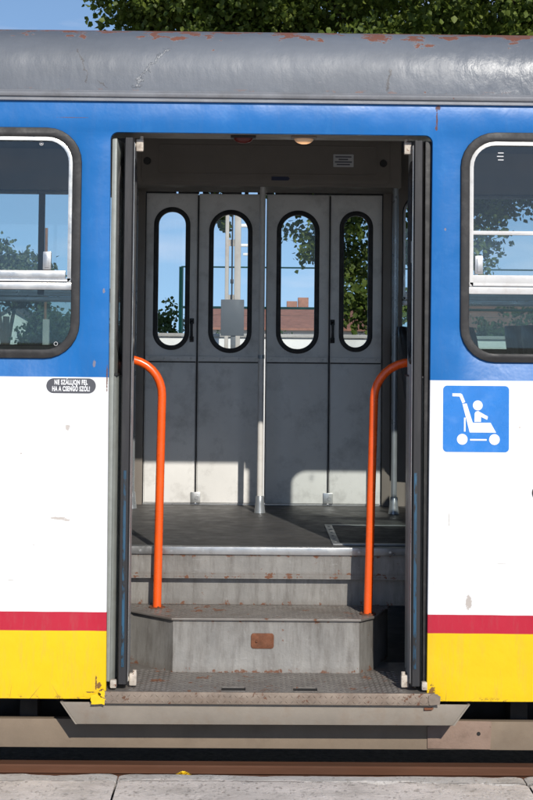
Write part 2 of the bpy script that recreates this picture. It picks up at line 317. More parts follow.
def rrect(x0, x1, z0, z1, r, n=7):
    rs = r if hasattr(r, '__len__') else (r,) * 4; P = []
    for (cx, cz, a, rr) in ((x1, z1, 0, rs[0]), (x0, z1, 90, rs[1]), (x0, z0, 180, rs[2]), (x1, z0, 270, rs[3])):
        cx = cx - rr if cx == x1 else cx + rr; cz = cz - rr if cz == z1 else cz + rr
        P += [(cx + rr * math.cos(R(a + 90 * k / n)), cz + rr * math.sin(R(a + 90 * k / n))) for k in range(n + 1)] if rr > 0 else [(cx, cz)]
    return P
def inset(P, d):   # offset a convex outline inwards
    out = []; n = len(P)
    for i in range(n):
        a, b, c = Vector(P[i - 1]), Vector(P[i]), Vector(P[(i + 1) % n])
        e1 = (b - a); e2 = (c - b)
        if e1.length < 1e-9: e1 = e2
        if e2.length < 1e-9: e2 = e1
        m = (e1.normalized() + e2.normalized()); m = Vector((-m.y, m.x)); m.normalize(); out.append(tuple(b + m * d))
    return out
def circ(cx, cz, r, n=28): return [(cx + r * math.cos(2 * PI * k / n), cz + r * math.sin(2 * PI * k / n)) for k in range(n)]
def strokeq(a, b, w):
    a = Vector(a); b = Vector(b); d = (b - a).normalized(); p = Vector((-d.y, d.x)) * w / 2
    return [tuple(a + p), tuple(a - p), tuple(b - p), tuple(b + p)]

def plate_mesh(loops, c0, c1, plane='xz', bevel=0.0):
    """a flat plate with holes: outlines in the plane, thickness from c0 to c1 along the third axis"""
    cu = D.curves.new('outline', 'CURVE'); cu.dimensions = '2D'; cu.fill_mode = 'BOTH'
    cu.extrude = max((c1 - c0) / 2 - bevel, 1e-5); cu.bevel_depth = bevel; cu.bevel_resolution = 1; cu.offset = -bevel
    for L in loops:
        sp = cu.splines.new('POLY'); sp.points.add(len(L) - 1); sp.use_cyclic_u = True
        for p, q in zip(sp.points, L): p.co = (q[0], q[1], 0, 1)
    o = D.objects.new('outline', cu); COL.objects.link(o); bpy.context.view_layer.update()
    me = D.meshes.new_from_object(o.evaluated_get(bpy.context.evaluated_depsgraph_get()))
    D.objects.remove(o); D.curves.remove(cu)
    bm = bmesh.new(); bm.from_mesh(me); bmesh.ops.remove_doubles(bm, verts=bm.verts, dist=1e-5); c = (c0 + c1) / 2
    for v in bm.verts:
        a, b, h = v.co
        v.co = (a, c - h, b) if plane == 'xz' else ((c + h, a, b) if plane == 'yz' else (a, b, c + h))
    bm.to_mesh(me); bm.free(); return me
def plate(name, loops, c0, c1, mat, parent=None, plane='xz', bevel=0.0):
    return link(name, plate_mesh(loops, c0, c1, plane, bevel), mat, parent)
def joinm(mb, me):
    mb.add([v.co[:] for v in me.vertices], [tuple(p.vertices) for p in me.polygons]); D.meshes.remove(me); return mb

def text_mesh(body, size, width=None, bold=.0):
    cu = D.curves.new('lettering', 'FONT'); cu.body = body; cu.size = size; cu.align_x = 'CENTER'; cu.align_y = 'CENTER'; cu.offset = bold; cu.fill_mode = 'FRONT'; cu.space_line = .95; cu.space_character = 1.13
    o = D.objects.new('lettering', cu); COL.objects.link(o); bpy.context.view_layer.update()
    me = D.meshes.new_from_object(o.evaluated_get(bpy.context.evaluated_depsgraph_get())); D.objects.remove(o)
    if width:
        xs = [v.co.x for v in me.vertices]; k = width / (max(xs) - min(xs)); c = (max(xs) + min(xs)) / 2
        for v in me.vertices: v.co.x = (v.co.x - c) * k
    return me

def empty(name, loc=(0, 0, 0)):
    o = D.objects.new(name, None); o.location = loc; o.empty_display_size = .2; COL.objects.link(o); return o
def tag(o, label=None, cat=None, group=None, kind=None):
    for k, v in (('label', label), ('category', cat), ('group', group), ('kind', kind)):
        if v: o[k] = v
    return o
def copy_tree(o, parent=None):
    c = o.copy(); COL.objects.link(c)
    if parent: c.parent = parent
    for ch in [x for x in o.children]: copy_tree(ch, c)
    return c

# ------------------------------------------------------------------ camera
F_PX = 1625.0; psi, pit, rol = R(.7), R(2.5), R(.55)
fw = Vector((math.sin(psi) * math.cos(pit), math.cos(psi) * math.cos(pit), math.sin(pit)))
r0 = Vector((math.cos(psi), -math.sin(psi), 0)); u0 = r0.cross(fw)
rv = r0 * math.cos(rol) + u0 * math.sin(rol); uv = -r0 * math.sin(rol) + u0 * math.cos(rol)
cam = D.cameras.new('camera'); co = D.objects.new('camera', cam); COL.objects.link(co); sc.camera = co
mw = Matrix((rv, uv, -fw)).transposed().to_4x4(); mw.translation = (-.096, -6.5, 1.68); co.matrix_world = mw
cam.sensor_fit = 'HORIZONTAL'; cam.sensor_width = 36; cam.lens = F_PX / 533 * 36; cam.shift_x = 0; cam.shift_y = -(400 - 264) / 533
cam.clip_start = .05; cam.clip_end = 3000

# ------------------------------------------------------------------ light
sun_dir = Vector((.265, -1, .615)).normalized()
sl = D.lights.new('sun', 'SUN'); sl.energy = 4.0; sl.angle = R(.5); sl.color = (1, .955, .88)
so = D.objects.new('sun', sl); COL.objects.link(so); so.rotation_euler = sun_dir.to_track_quat('Z', 'Y').to_euler(); so.location = sun_dir * 40
w = D.worlds.new('World'); sc.world = w; w.use_nodes = True; nt = w.node_tree; nt.nodes.clear()
sky = nt.nodes.new('ShaderNodeTexSky'); sky.sky_type = 'NISHITA'; sky.sun_disc = False
sky.sun_elevation = math.asin(sun_dir.z); sky.sun_rotation = math.atan2(sun_dir.x, sun_dir.y); sky.air_density = 1.0; sky.dust_density = .2; sky.ozone_density = 3.2
bg = nt.nodes.new('ShaderNodeBackground'); bg.inputs[1].default_value = .12; wo = nt.nodes.new('ShaderNodeOutputWorld')
tc = nt.nodes.new('ShaderNodeTexCoord'); mp = nt.nodes.new('ShaderNodeMapping'); mp.inputs['Scale'].default_value = (7, 7, 34)
nz = nt.nodes.new('ShaderNodeTexNoise'); nz.inputs['Scale'].default_value = 1; nz.inputs['Detail'].default_value = 6; nz.inputs['Roughness'].default_value = .55
mr = nt.nodes.new('ShaderNodeMapRange'); mr.inputs[1].default_value = .50; mr.inputs[2].default_value = .72; mr.inputs[4].default_value = .30
mx = nt.nodes.new('ShaderNodeMix'); mx.data_type = 'RGBA'; mx.inputs[7].default_value = (8.5, 8.0, 8.6, 1)
L = nt.links.new
va = nt.nodes.new('ShaderNodeVectorMath'); va.operation = 'MULTIPLY_ADD'; va.inputs[1].default_value = (1, 1, .85); va.inputs[2].default_value = (0, 0, .16)
vn = nt.nodes.new('ShaderNodeVectorMath'); vn.operation = 'NORMALIZE'; L(tc.outputs['Generated'], va.inputs[0]); L(va.outputs[0], vn.inputs[0]); L(vn.outputs[0], sky.inputs['Vector'])
L(tc.outputs['Generated'], mp.inputs[0]); L(mp.outputs[0], nz.inputs['Vector']); L(nz.outputs['Fac'], mr.inputs[0]); L(mr.outputs[0], mx.inputs[0]); L(sky.outputs[0], mx.inputs[6]); L(mx.outputs[2], bg.inputs[0]); L(bg.outputs[0], wo.inputs[0])
sc.view_settings.view_transform = 'Standard'; sc.view_settings.look = 'None'; sc.view_settings.exposure = .09; sc.view_settings.gamma = 1; sc.view_settings.use_curve_mapping = False

# ------------------------------------------------------------------ THE TRAM
XE = 4.3          # half length of the modelled car
YW = 2.47         # inner face of the far wall
FL = .746         # floor height
tram = tag(empty('tram', (0, 0, 0)), 'old blue white and yellow tram with its folding door open and orange handrails inside', 'tram')

WZ0, WZ1 = 1.578, 2.503
near_windows = [(-2.16, -.76), (.76, 2.16), (-3.9, -2.36), (2.36, 3.9)]
OP = .647
def wall_outline(z0, z1, op, top, r=.03):
    P = [(-XE, z0), (-XE, z1), (XE, z1), (XE, z0), (op - .012, z0)]
    P += [(op - r + r * math.cos(R(a)), top - r + r * math.sin(R(a))) for a in range(0, 91, 15)]
    P += [(-op + r + r * math.cos(R(a)), top - r + r * math.sin(R(a))) for a in range(90, 181, 15)]
    return P + [(-op + .012, z0)]
holes = [rrect(a + .006, b - .006, WZ0 + .006, WZ1 - .006, .135) for a, b in near_windows]
fholes = [rrect((.735 if a == .76 else a) + .006, b - .006, WZ0 + .006, WZ1 - .006, .135) for a, b in near_windows]
flhole = [rrect((.735 if a == .76 else a) + .03, b - .03, WZ0 + .03, WZ1 - .03, .11) for a, b in near_windows]
lhole = [rrect(a + .03, b - .03, WZ0 + .03, WZ1 - .03, .11) for a, b in near_windows]
# near side wall with lining; far side wall with lining
plate('side_wall', [wall_outline(.235, 2.612, OP, 2.488)] + holes, 0, .028, 'body', tram, bevel=.003)
plate('lining', [wall_outline(FL - .02, 2.70, OP + .03, 2.52)] + lhole, .045, .06, 'lining', tram)
plate('side_wall', [wall_outline(.235, 2.612, .68, 2.475)] + fholes, YW + .04, YW + .068, 'body', tram, bevel=.003)
plate('lining', [wall_outline(FL - .02, 2.70, .70, 2.50)] + flhole, YW + .008, YW + .022, 'lining', tram)
for s in (-1, 1):
    x0, x1 = sorted((s * XE, s * (XE - .03)))
    plate('end_wall', [rrect(.03, YW + .04, .235, 2.9, .02), rrect(.4, YW - .33, 1.5, 2.4, .1)], x0, x1, 'body', tram, plane='yz')
# roof: a rounded shoulder on both sides
half = [(-.004, 2.632), (-.004, 2.70), (.002, 2.755), (.020, 2.805), (.050, 2.846), (.09, 2.872), (.15, 2.893), (.24, 2.911), (.40, 2.932), (.75, 2.965), (1.27, 2.985)]
half = [(y, 2.632 + (z - 2.632) * 1.115) for y, z in half]
from_half = half + [(2 * 1.27 - y, z) for y, z in reversed(half[:-1])]
def smooth_prof(P, k=3):
    out = []
    for i in range(len(P) - 1):
        a, b, c, d = [Vector(P[max(0, min(len(P) - 1, j))]) for j in (i - 1, i, i + 1, i + 2)]
        for q in range(k):
            t = q / k; out.append(tuple(.5 * ((2 * b) + (c - a) * t + (2 * a - 5 * b + 4 * c - d) * t * t + (-a + 3 * b - 3 * c + d) * t ** 3)))
    return out + [P[-1]]
rp = smooth_prof(from_half)
mb = MB().sweep(rp, -XE - .02, XE + .02, 1)
for s in (-1, 1): o_ = len(mb.v); mb.v += [(s * (XE + .02), y, z) for y, z in rp]; mb.f.append(tuple(range(o_, o_ + len(rp))))
roof = mb.build('roof', 'roof', tram, ang=60)
gut = MB().sweep([(-.002, 2.628), (-.022, 2.628), (-.026, 2.634), (-.026, 2.644), (-.012, 2.650), (-.006, 2.656)], -XE, XE)
gut.sweep([(-.014, 2.6275), (-.014, 2.6125), (-.002, 2.6105), (.02, 2.6275)], -XE, XE)
gut.build('gutter', 'gutter', roof)
MB().box(-XE, XE, -.006, .03, 2.6135, 2.6265).build('gutter_shade_strip', 'rubber', roof)  # black strip standing in for the shadow line under the gutter
for x in (-3.1, 1.62, 3.6): MB().sweep([(y - .003 if z < 2.8 else y, z + .002) for y, z in rp[:18]], x - .012, x + .012).build('seam_strip', 'roof', roof)

# ---- windows
def window(a, b, y, out, far=False, style=0, midx=None):
    """out=-1: outside faces -y. rubber seal with glass, aluminium sash in the upper half"""
    O = rrect(a, b, WZ0, WZ1, .14)
    ys = sorted((y - .016 * (-out) if out < 0 else y - .01, y + .03))
    root = plate('window', [O, inset(O, .036)], y - .013, y + .034, 'rubber', tram, bevel=.006)
    I = inset(O, .030)
    zb = 1.856
    gy = y + .012
    low = [p for p in I if p[1] < zb]
    xs0, xs1 = min(p[0] for p in I), max(p[0] for p in I)
    ltop = sorted(low, key=lambda p: p[0])
    P = [(xs0, zb)] + [p for p in I if p[1] < zb and p[0] < (a + b) / 2][:] + [p for p in I if p[1] < zb and p[0] >= (a + b) / 2] + [(xs1, zb)]
    plate('pane', [P], gy, gy + .005, 'glass_tint', root)
    up = rrect(a + .036, b - .036, 1.882, WZ1 - .036, (.105, .105, .004, .004))
    sash = MB()
    joinm(sash, plate_mesh([up, inset(up, .013)], y - .006, y + .022, bevel=.003))
    sash.box(a + .034, b - .034, y - .014, y + .03, 1.852, 1.8805, .003)           # meeting rail
    sash.box(a + .0495, b - .06, y - .004, y + .014, 1.895, 1.9285, .002)           # bottom rail of the sliding panes
    sash.box(a + .05, b - .05, y - .018, y - .0045, 1.8835, 1.891, .002)
    if style == 1: sash.box(a + .05, b - .05, y - .003, y + .012, 2.090, 2.106, .003)
    mid = midx if midx is not None else (a + b) / 2
    sash.box(mid - .012, mid + .012, y + .002, y + .02, 1.929, WZ1 - .049)
    so_ = sash.build('sash', 'alu_white' if style == 1 else 'alu', root)
    up2 = inset(up, .012)
    plate('pane', [up2], gy + .002, gy + .006, 'glass', root)
    lx = (b - .15, a + .058)[style]
    lt = MB().box(lx, lx + .033, y - .01, y + .011, 1.931, 2.005, .004); lt.box(lx + .008, lx + .025, y - .014, y - .0095, 1.94, 1.995, .002)
    lt.build('latch', 'alu', root)
    return root
for i, (a, b) in enumerate(near_windows): window(a, b, 0, -1, style=[0, 1, 0, 1][i])
def etch(name, loops, root_y=.0085):
    return plate(name, loops, root_y, root_y + .0008, 'sign_white', nw[0])
nw = [o for o in tram.children if o.name.startswith('window')]
plate('etched_mark', [circ(-.925, 2.440, .008), circ(-.925, 2.440, .0062)], .0105, .0112, 'label_pale', nw[0])
plate('etched_mark', [rrect(-.929, -.921, 2.4375, 2.4425, .001)], .0105, .0112, 'label_pale', nw[0])
plate('etched_mark', [circ(-.855, 1.637, .008), circ(-.855, 1.637, .0062)], .0085, .0092, 'label_pale', nw[0])
for k in range(3): plate('etched_mark', [rrect(.912 - .004 * (k == 1), .935, 2.392 + .014 * k, 2.396 + .014 * k, .001)], .0105, .0112, 'label_pale', nw[1])
for (a, b) in near_windows:
    a = .735 if a == .76 else a
    m_ = (a + b) / 2
    r_ = window(a, b, YW + .055, 1, style=0, midx=m_ + .225 if a < 0 else m_ + .35)
    mx_ = m_ + .225 if a < 0 else m_ + .35
    MB().box(mx_ - .017, mx_ + .017, YW + .03, YW + .052, 1.892, WZ1 - .05).build('mullion', 'rubber', r_)

# ---- folded skin at both jambs
for s in (-1, 1):
    MB().box(*sorted((s * .6475, s * .656)), .0285, .0445, .27, 2.47).build('jamb_flange', 'rubber', tram)

# ---- door leaves
def leaf(plane, a, b, z0, z1, c0, c1, wz, wmar, mat, gmat, handle=None, rivets=True, sealw=.026):
    """one door leaf: a plate spanning a..b, z0..z1, with a tall rounded window"""
    wo = rrect(a + wmar, b - wmar, wz[0], wz[1], (b - a - 2 * wmar) / 2 * .98, 10)
    ob = plate('door_leaf', [rrect(a, b, z0, z1, .006, 3), inset(wo, .006)], c0, c1, mat, tram, plane, bevel=.003)
    seal = plate('window_seal', [wo, inset(wo, sealw)], c0 - .006, c1 + .006, 'rubber', ob, plane, bevel=.005)
    cm = (c0 + c1) / 2
    plate('pane', [inset(wo, sealw - .008)], cm - .0025, cm + .0025, gmat, ob, plane)
    return ob
def far_leaf(a, b, wmar, gmat, wz):
    c0, c1 = YW, YW + .034
    ob = leaf('xz', a, b, FL + .006, 2.458, c0, c1, wz, wmar, 'door_inner', gmat)
    lo = MB().box(a + .006, b - .006, c0 - .006, c0 - .0005, FL + .012, 1.5535, .002)
    lo.build('kick_panel', 'door_inner', ob)
    st = MB().box(a + .003, b - .003, c0 - .012, c0 - .0065, 1.531, 1.560, .002)
    MB().box(a + .004, b - .004, c0 - .013, c0 - .004, 1.5245, 1.5305).build('seam_shade_line', 'rubber', ob)  # dark line added along the panel seam in place of its faint shadow
    n = 4
    for k in range(n):
        x = a + .03 + (b - a - .06) * k / (n - 1); st.tube([(x, c0 - .0115, 1.5455), (x, c0 - .0165, 1.5455)], [.006, .004], 8)
    st.build('rivet_strip', 'door_inner', ob); return ob
ld = [far_leaf(-.652, -.367, .042, 'glass_clear', (1.592, 2.382)), far_leaf(-.361, -.009, .056, 'glass_clear', (1.578, 2.370)),
      far_leaf(.015, .360, .054, 'glass_clear', (1.578, 2.370)), far_leaf(.366, .652, .050, 'glass_dusty', (1.590, 2.370))]
for x, o_ in ((-.364, ld[0]), (.363, ld[3])):
    MB().box(x - .004, x + .004, YW - .012, YW + .01, FL + .02, 2.45).build('hinge_seal', 'rubber', o_)
    pl = MB().box(x - .027, x + .027, YW - .014, YW - .0065, FL + .012, FL + .07, .002); pl.tube([(x + .008, YW - .013, FL + .04), (x + .008, YW - .022, FL + .04)], .011, 12)
    pl.build('latch_plate', 'alu', o_)
for x, o_ in ((-.395, ld[0]), (.381, ld[3])):
    h = MB().tube([(x, YW - .0, 1.655), (x, YW - .028, 1.662), (x, YW - .034, 1.70), (x, YW - .028, 1.742), (x, YW, 1.75)], [.010, .008, .007, .008, .010], 10)
    h.box(x - .012, x + .012, YW - .008, YW - .001, 1.638, 1.668, .002); h.box(x - .012, x + .012, YW - .008, YW - .001, 1.738, 1.768, .002); h.build('handle', 'rubber', o_)
for x0, x1, o_ in ((-.0085, .001, ld[1]), (.012, .0145, ld[2])): MB().box(x0, x1, YW - .004, YW + .038, FL + .01, 2.45).build('edge_seal', 'rubber', o_)
for s in (-1, 1):
    MB().box(*sorted((s * .656, s * .70)), YW - .03, YW + .007, FL, 2.47, .004).build('door_post', 'lining', tram)
    MB().box(*sorted((s * .6535, s * .6555)), YW - .012, YW + .03, FL, 2.47).build('door_seal', 'rubber', tram)
# header strip above the far doors, with gaps that let specks of daylight through
hd = MB(); x = -.70
for ln, gap in ((.21, .012), (.115, .02), (.03, .014), (.016, .014), (.012, .02), (.11, .016), (.022, .05), (.085, .012), (.205, .012), (.60, 0)):
    hd.box(x, min(x + ln, .70), YW + .008, YW + .05, 2.4585, 2.475); x += ln + gap
hd.box(-.70, .70, YW + .012, YW + .036, 2.4755, 2.50); hd.build('door_header', 'rubber', tram)

def near_leaf(c0, c1, y0, y1, z0, z1):
    ob = leaf('yz', y0, y1, z0, z1, c0, c1, (1.565, 2.405), .036, 'leaf_panel', 'glass_dusty', sealw=.024)
    return ob
for s in (-1, 1):
    # inner leaf with the thick rubber closing edge, outer leaf folded behind it
    X0 = .5645 if s < 0 else .5845     # the two leaf pairs are not folded quite alike
    a, b = sorted((s * X0, s * (X0 + .020))); il = near_leaf(a, b, .052, .345, .285, 2.462)
    lw = .335
    ol = leaf('yz', .0, lw, .295, 2.468, -.010, .010, (1.565, 2.405), .036, 'pillar', 'glass_dusty', sealw=.022)
    ol.location = (s * .6335, .034, 0); ol.rotation_euler.z = s * .107
    kp = MB(); kp.v = []
    pr = [(.008, -.0), (.012, .004), (.03, .010), (.10, .014), (.22, .014), (.31, .010), (.322, .004), (.325, .0)]
    for z in (.30, 1.512): kp.v += [(-s * (.0105 + h_), y_, z) for y_, h_ in pr]
    m_ = len(pr)
    for k in range(m_ - 1): kp.f.append((k, k + 1, m_ + k + 1, m_ + k))
    kp.f.append(tuple(range(m_, 2 * m_))); kp.f.append(tuple(range(m_)))
    if s > 0: MB().box(-.0135, .0135, -.008, .03, .296, 2.466, .004).build('edge_seal', 'rubber', ol)  # dark cover added on the right so the leaf's front edge catches no sun
    kp.build('kick_panel', 'pillar', ol)
    MB().box(*sorted((-s * .0105, -s * .024)), .004, .328, 1.5125, 1.520).build('panel_joint', 'rubber', ol)
    e = MB(); 
    joinm(e, plate_mesh([[(s * (X0 + dx_), y_) for dx_, y_ in ((-.006, .0515), (-.012, .042), (-.012, .020), (-.006, .008), (.022, .008), (.027, .020), (.027, .042), (.022, .0515))][::s]], .292, 2.468, 'xy'))
    es = e.build('edge_seal', 'rubber_grey', il)
    MB().box(*sorted((s * (X0 - .0135), s * (X0 - .0121))), .022, .050, .30, 2.45).build('edge_trim', 'alu', il)
    bl = MB().box(*sorted((s * (X0 + (.002 if s < 0 else -.004)), s * (X0 + (.013 if s < 0 else .008)))), .005, .009, .36, 1.135, .001); bl.build('peeled_strip', 'rubber_blue', il)
    # bottom and top pivots
    for z0, z1 in ((.276, .325), (2.418, 2.468)):
        h1 = MB().box(*sorted((s * (X0 - .046), s * (X0 - .016))), .055, .085, z0, z1, .006); h1.tube([(s * (X0 - .016), .07, (z0 + z1) / 2), (s * X0, .07, (z0 + z1) / 2)], .010, 10)
        h1.tube([(s * (X0 - .037), .068, z1 - .002), (s * (X0 - .037), .068, z1 + .012)], .008, 10)
        h1.build('pivot', 'cream', il)
    for z0, z1 in ((.277, .31),):
        MB().box(*sorted((s * (X0 + .030), s * (X0 + .056))), .000, .03, z0, z1, .007).build('pivot', 'cream', il)
    for z in (.52, 1.03, 1.46, 1.98):
        MB().box(*sorted((s * (X0 - .009), s * (X0 - .0005))), .10, .135, z, z + .09, .003).build('hinge', 'leaf_panel', il)

# ---- steps
def chequer(mb, x0, x1, y0, y1, z, shape=None, p=.0215, h=.0022):
    nx, ny = int((x1 - x0) / p), int((y1 - y0) / p)
    for i in range(nx):
        for j in range(ny):
            cx, cy = x0 + (i + .5) * p, y0 + (j + .5) * p
            if shape and not shape(cx, cy): continue
            a = PI / 4 if (i + j) % 2 else -PI / 4
            dx, dy = math.cos(a), math.sin(a); l, wd = .0125, .0038
            mb.add([(cx - dx * l, cy - dy * l, z), (cx + dy * wd, cy - dx * wd, z), (cx + dx * l, cy + dy * l, z), (cx - dy * wd, cy + dx * wd, z),
                    (cx - dx * l * .55, cy - dy * l * .55, z + h), (cx + dx * l * .55, cy + dy * l * .55, z + h)],
                   [(0, 1, 4), (1, 2, 5), (1, 5, 4), (2, 3, 5), (3, 0, 4), (3, 4, 5)])
S1, S2 = .268, .492
st1 = empty('step', (0, 0, 0)); st1.parent = tram
slots = [(-.177, -.080), (.108, .205)]
t1 = MB(); joinm(t1, plate_mesh([rrect(-.66, .66, -.012, .60, .002), rrect(-.180, -.084, .010, .078, .008), rrect(.106, .202, .010, .078, .008)], S1 - .012, S1, 'xy'))
chequer(t1, -.55, .56, .0, .42, S1, lambda x, y: not any(a - .02 < x < b + .02 and -.005 < y < .095 for a, b in slots))
t1.build('tread', 'tread', st1)
for a, b in ((-.180, -.084), (.106, .202)):
    MB().box(a + .0005, b - .0005, .0105, .0775, S1 - .020, S1 - .0025).build('grip_slot', 'chassis', st1)
    joinm(MB(), plate_mesh([rrect(a - .004, b + .004, .006, .082, .009), rrect(a, b, .010, .078, .006)], S1 + .0003, S1 + .0016, 'xy', .001)).build('slot_rim', 'tread', st1)
sl1 = MB()
chk = MB(); chk.box(-.652, .655, -.020, -.0125, .222, S1 + .001, .003)
for i in range(58):
    for j in range(2):
        cx = -.632 + i * .0222; cz = .2325 + j * .0215; a = PI / 4 if (i + j) % 2 else -PI / 4; dx, dz = math.cos(a), math.sin(a); l, wd = .011, .0035; y = -.0195
        chk.add([(cx - dx * l, y, cz - dz * l), (cx + dz * wd, y, cz - dx * wd), (cx + dx * l, y, cz + dz * l), (cx - dz * wd, y, cz + dx * wd), (cx, y - .003, cz)], [(0, 1, 4), (1, 2, 4), (2, 3, 4), (3, 0, 4)])
chk.build('nosing', 'sill', st1)
def ragged(P, amp, n, rng):
    out = []
    for a, b in zip(P, P[1:] + P[:1]):
        for k in range(n):
            t = k / n; out.append((a[0] + (b[0] - a[0]) * t + rng.uniform(-amp, amp), a[1] + (b[1] - a[1]) * t + rng.uniform(-amp, amp)))
    return out
rr_ = random.Random(4)
plate('flaking_corner', [ragged([(-.690, .222), (-.640, .219), (-.634, .240), (-.655, .247), (-.668, .262), (-.694, .252)], .0028, 4, rr_)], -.0216, -.0203, 'yellow', st1)
plate('flaking_corner', [ragged([(-.652, .252), (-.640, .246), (-.637, .268), (-.650, .282), (-.660, .272)], .0025, 3, rr_)], -.0235, -.0205, 'yellow', st1)
plate('rusty_corner', [ragged([(.640, .226), (.684, .224), (.688, .262), (.660, .274), (.642, .262)], .003, 4, rr_)], -.0245, -.0205, 'sill', st1)
st2 = empty('step', (0, 0, 0)); st2.parent = tram
sh = [(-.62, .575), (-.575, .555), (-.395, .365), (.398, .365), (.47, .455), (.55, .72)]
top = [(-.66, .74), (-.66, .575)] + sh[1:] + [(.555, .74)]
t2 = MB(); joinm(t2, plate_mesh([top], S2 - .010, S2, 'xy', .002))
def in2(x, y): return y > .385 and y < .70 and x > -.40 - (y - .385) * .88 and x < .41 + (y - .385) * .5
chequer(t2, -.60, .56, .37, .71, S2, in2); t2.build('tread', 'tread', st2)
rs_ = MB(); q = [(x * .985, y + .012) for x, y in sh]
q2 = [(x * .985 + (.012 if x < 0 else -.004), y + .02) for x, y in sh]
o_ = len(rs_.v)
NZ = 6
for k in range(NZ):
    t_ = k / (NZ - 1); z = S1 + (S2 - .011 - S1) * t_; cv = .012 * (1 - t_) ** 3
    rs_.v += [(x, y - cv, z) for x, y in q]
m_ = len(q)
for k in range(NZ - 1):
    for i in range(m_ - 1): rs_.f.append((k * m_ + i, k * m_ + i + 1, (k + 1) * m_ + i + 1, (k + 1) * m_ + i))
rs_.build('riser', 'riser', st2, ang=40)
rp2 = MB(); joinm(rp2, plate_mesh([rrect(-.062, .034, .366, .430, .012)], .371, .3765, 'xz', .002)); rp2.tube([(-.038, .374, .398), (-.038, .364, .398)], [.006, .005], 8); rp2.build('rusty_plate', 'rustplate', st2)
# recessed riser under the floor edge and the floor front
RX = .64
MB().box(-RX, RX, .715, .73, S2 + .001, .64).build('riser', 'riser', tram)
fr = MB().box(-RX, RX, .674, .682, .612, .7165); fr.box(-RX, RX, .682, .716, .612, .618); ff = fr.build('floor_front', 'riser', tram)
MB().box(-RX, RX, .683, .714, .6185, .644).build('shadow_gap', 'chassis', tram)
ns = MB().box(-RX, RX, .664, .6735, .7175, FL + .004, .002); ns.box(-RX, RX, .6735, .712, FL + .0006, FL + .004)
for k in range(9):
    x = -.55 + k * .137; ns.tube([(x, .665, .733), (x, .662, .733)], .0055, 8)
ns.build('floor_nosing', 'alu', tram)
fo = [(-XE + .03, .061), (-RX, .061), (-RX, .684), (RX, .684), (RX, .061), (XE - .03, .061), (XE - .03, YW + .006), (-XE + .03, YW + .006)]
floor_o = plate('floor', [fo], FL - .03, FL, 'floor', tram, 'xy')
MB().box(-.70, .70, YW + .0065, YW + .035, FL - .03, FL + .004).build('threshold', 'alu', tram)
# inspection hatch in the floor at the right
hx0, hx1, hy0, hy1 = .30, .92, .80, 1.55
ha = MB()
joinm(ha, plate_mesh([rrect(hx0, hx1, hy0, hy1, .004), rrect(hx0 + .035, hx1 - .03, hy0 + .04, hy1 - .03, .004)], FL + .0005, FL + .005, 'xy'))
for k in range(6): ha.tube([(hx0 + .017, hy0 + .06 + k * .12, FL + .005), (hx0 + .017, hy0 + .06 + k * .12, FL + .007)], .006, 8)
hh = ha.build('floor_hatch', 'alu', tram); MB().box(hx0 + .0365, hx1 - .0315, hy0 + .0415, hy1 - .0315, FL + .0006, FL + .0035).build('hatch_mat', 'mat_black', hh)
for s in (-1, 1):   # stepwell side walls and the low screens beside the door
    MB().box(*sorted((s * .6605, s * .672)), .0605, .73, S1 - .012, FL - .031).build('stepwell_wall', 'dark_lining', tram)
    MB().box(*sorted((s * .655, s * .670)), .062, .60, FL + .0005, 1.60, .004).build('screen', 'dark_lining', tram)
# ---- ceiling, covers over both doors
MB().box(-XE + .03, XE - .03, .062, YW + .006, 2.765, 2.775).build('ceiling', 'ceiling', tram)
nc = MB().box(-.74, .74, .0605, .30, 2.50, 2.764, .004); nc.build('door_cover', 'lining', tram)
fc = MB().box(-.715, .715, 2.04, YW - .045, 2.463, 2.764, .004); fco = fc.build('door_cover', 'lining', tram)
CY = 2.04
lid = rrect(-.655, .655, 2.478, 2.715, .03); l2 = rrect(-.57, .59, 2.522, 2.68, .02)
fl_ = MB(); joinm(fl_, plate_mesh([lid], CY - .0095, CY - .0005, 'xz', .003)); joinm(fl_, plate_mesh([l2, inset(l2, .006)], CY - .0135, CY - .0098, 'xz', .001))
fl_.build('cover_lid', 'lining', fco)
for x in (-.625, .62):
    MB().tube([(x, CY - .010, 2.59), (x, CY - .020, 2.59)], [.020, .017], 16).build('lid_lock', 'rubber', fco)
nt_ = plate('notice', [rrect(.355, .462, 2.568, 2.635, .003)], CY - .0160, CY - .0140, 'label_pale', fco)
ink = MB()
for k, wdt in enumerate((.085, .05, .09, .07)): ink.box(.408 - wdt / 2, .408 + wdt / 2, CY - .0170, CY - .0162, 2.618 - k * .0135, 2.625 - k * .0135)
ink.build('notice_lines', 'label_ink', nt_)
plate('direction_label', [[(.030, 2.494), (.118, 2.494), (.127, 2.504), (.118, 2.514), (.030, 2.514)]], CY - .0120, CY - .0097, 'label_navy', fco)
def ceil_lamp(x, lens, rim):
    rt = MB().box(x - .052, x + .052, .15, .21, 2.491, 2.4995, .003).build('ceiling_lamp', rim, tram)
    bm = bmesh.new(); bmesh.ops.create_uvsphere(bm, u_segments=20, v_segments=10, radius=1, matrix=Matrix.Translation((x, .18, 2.4905)) @ Matrix.Diagonal((.040, .024, .022, 1)))
    bmesh.ops.bisect_plane(bm, geom=bm.verts[:] + bm.edges[:] + bm.faces[:], plane_co=(0, 0, 2.4905), plane_no=(0, 0, 1), clear_outer=True)
    MB().bm(bm).build('lamp_lens', lens, rt)
ceil_lamp(.135, 'bulb', 'lining'); ceil_lamp(-.115, 'lamp_dead', 'rubber')
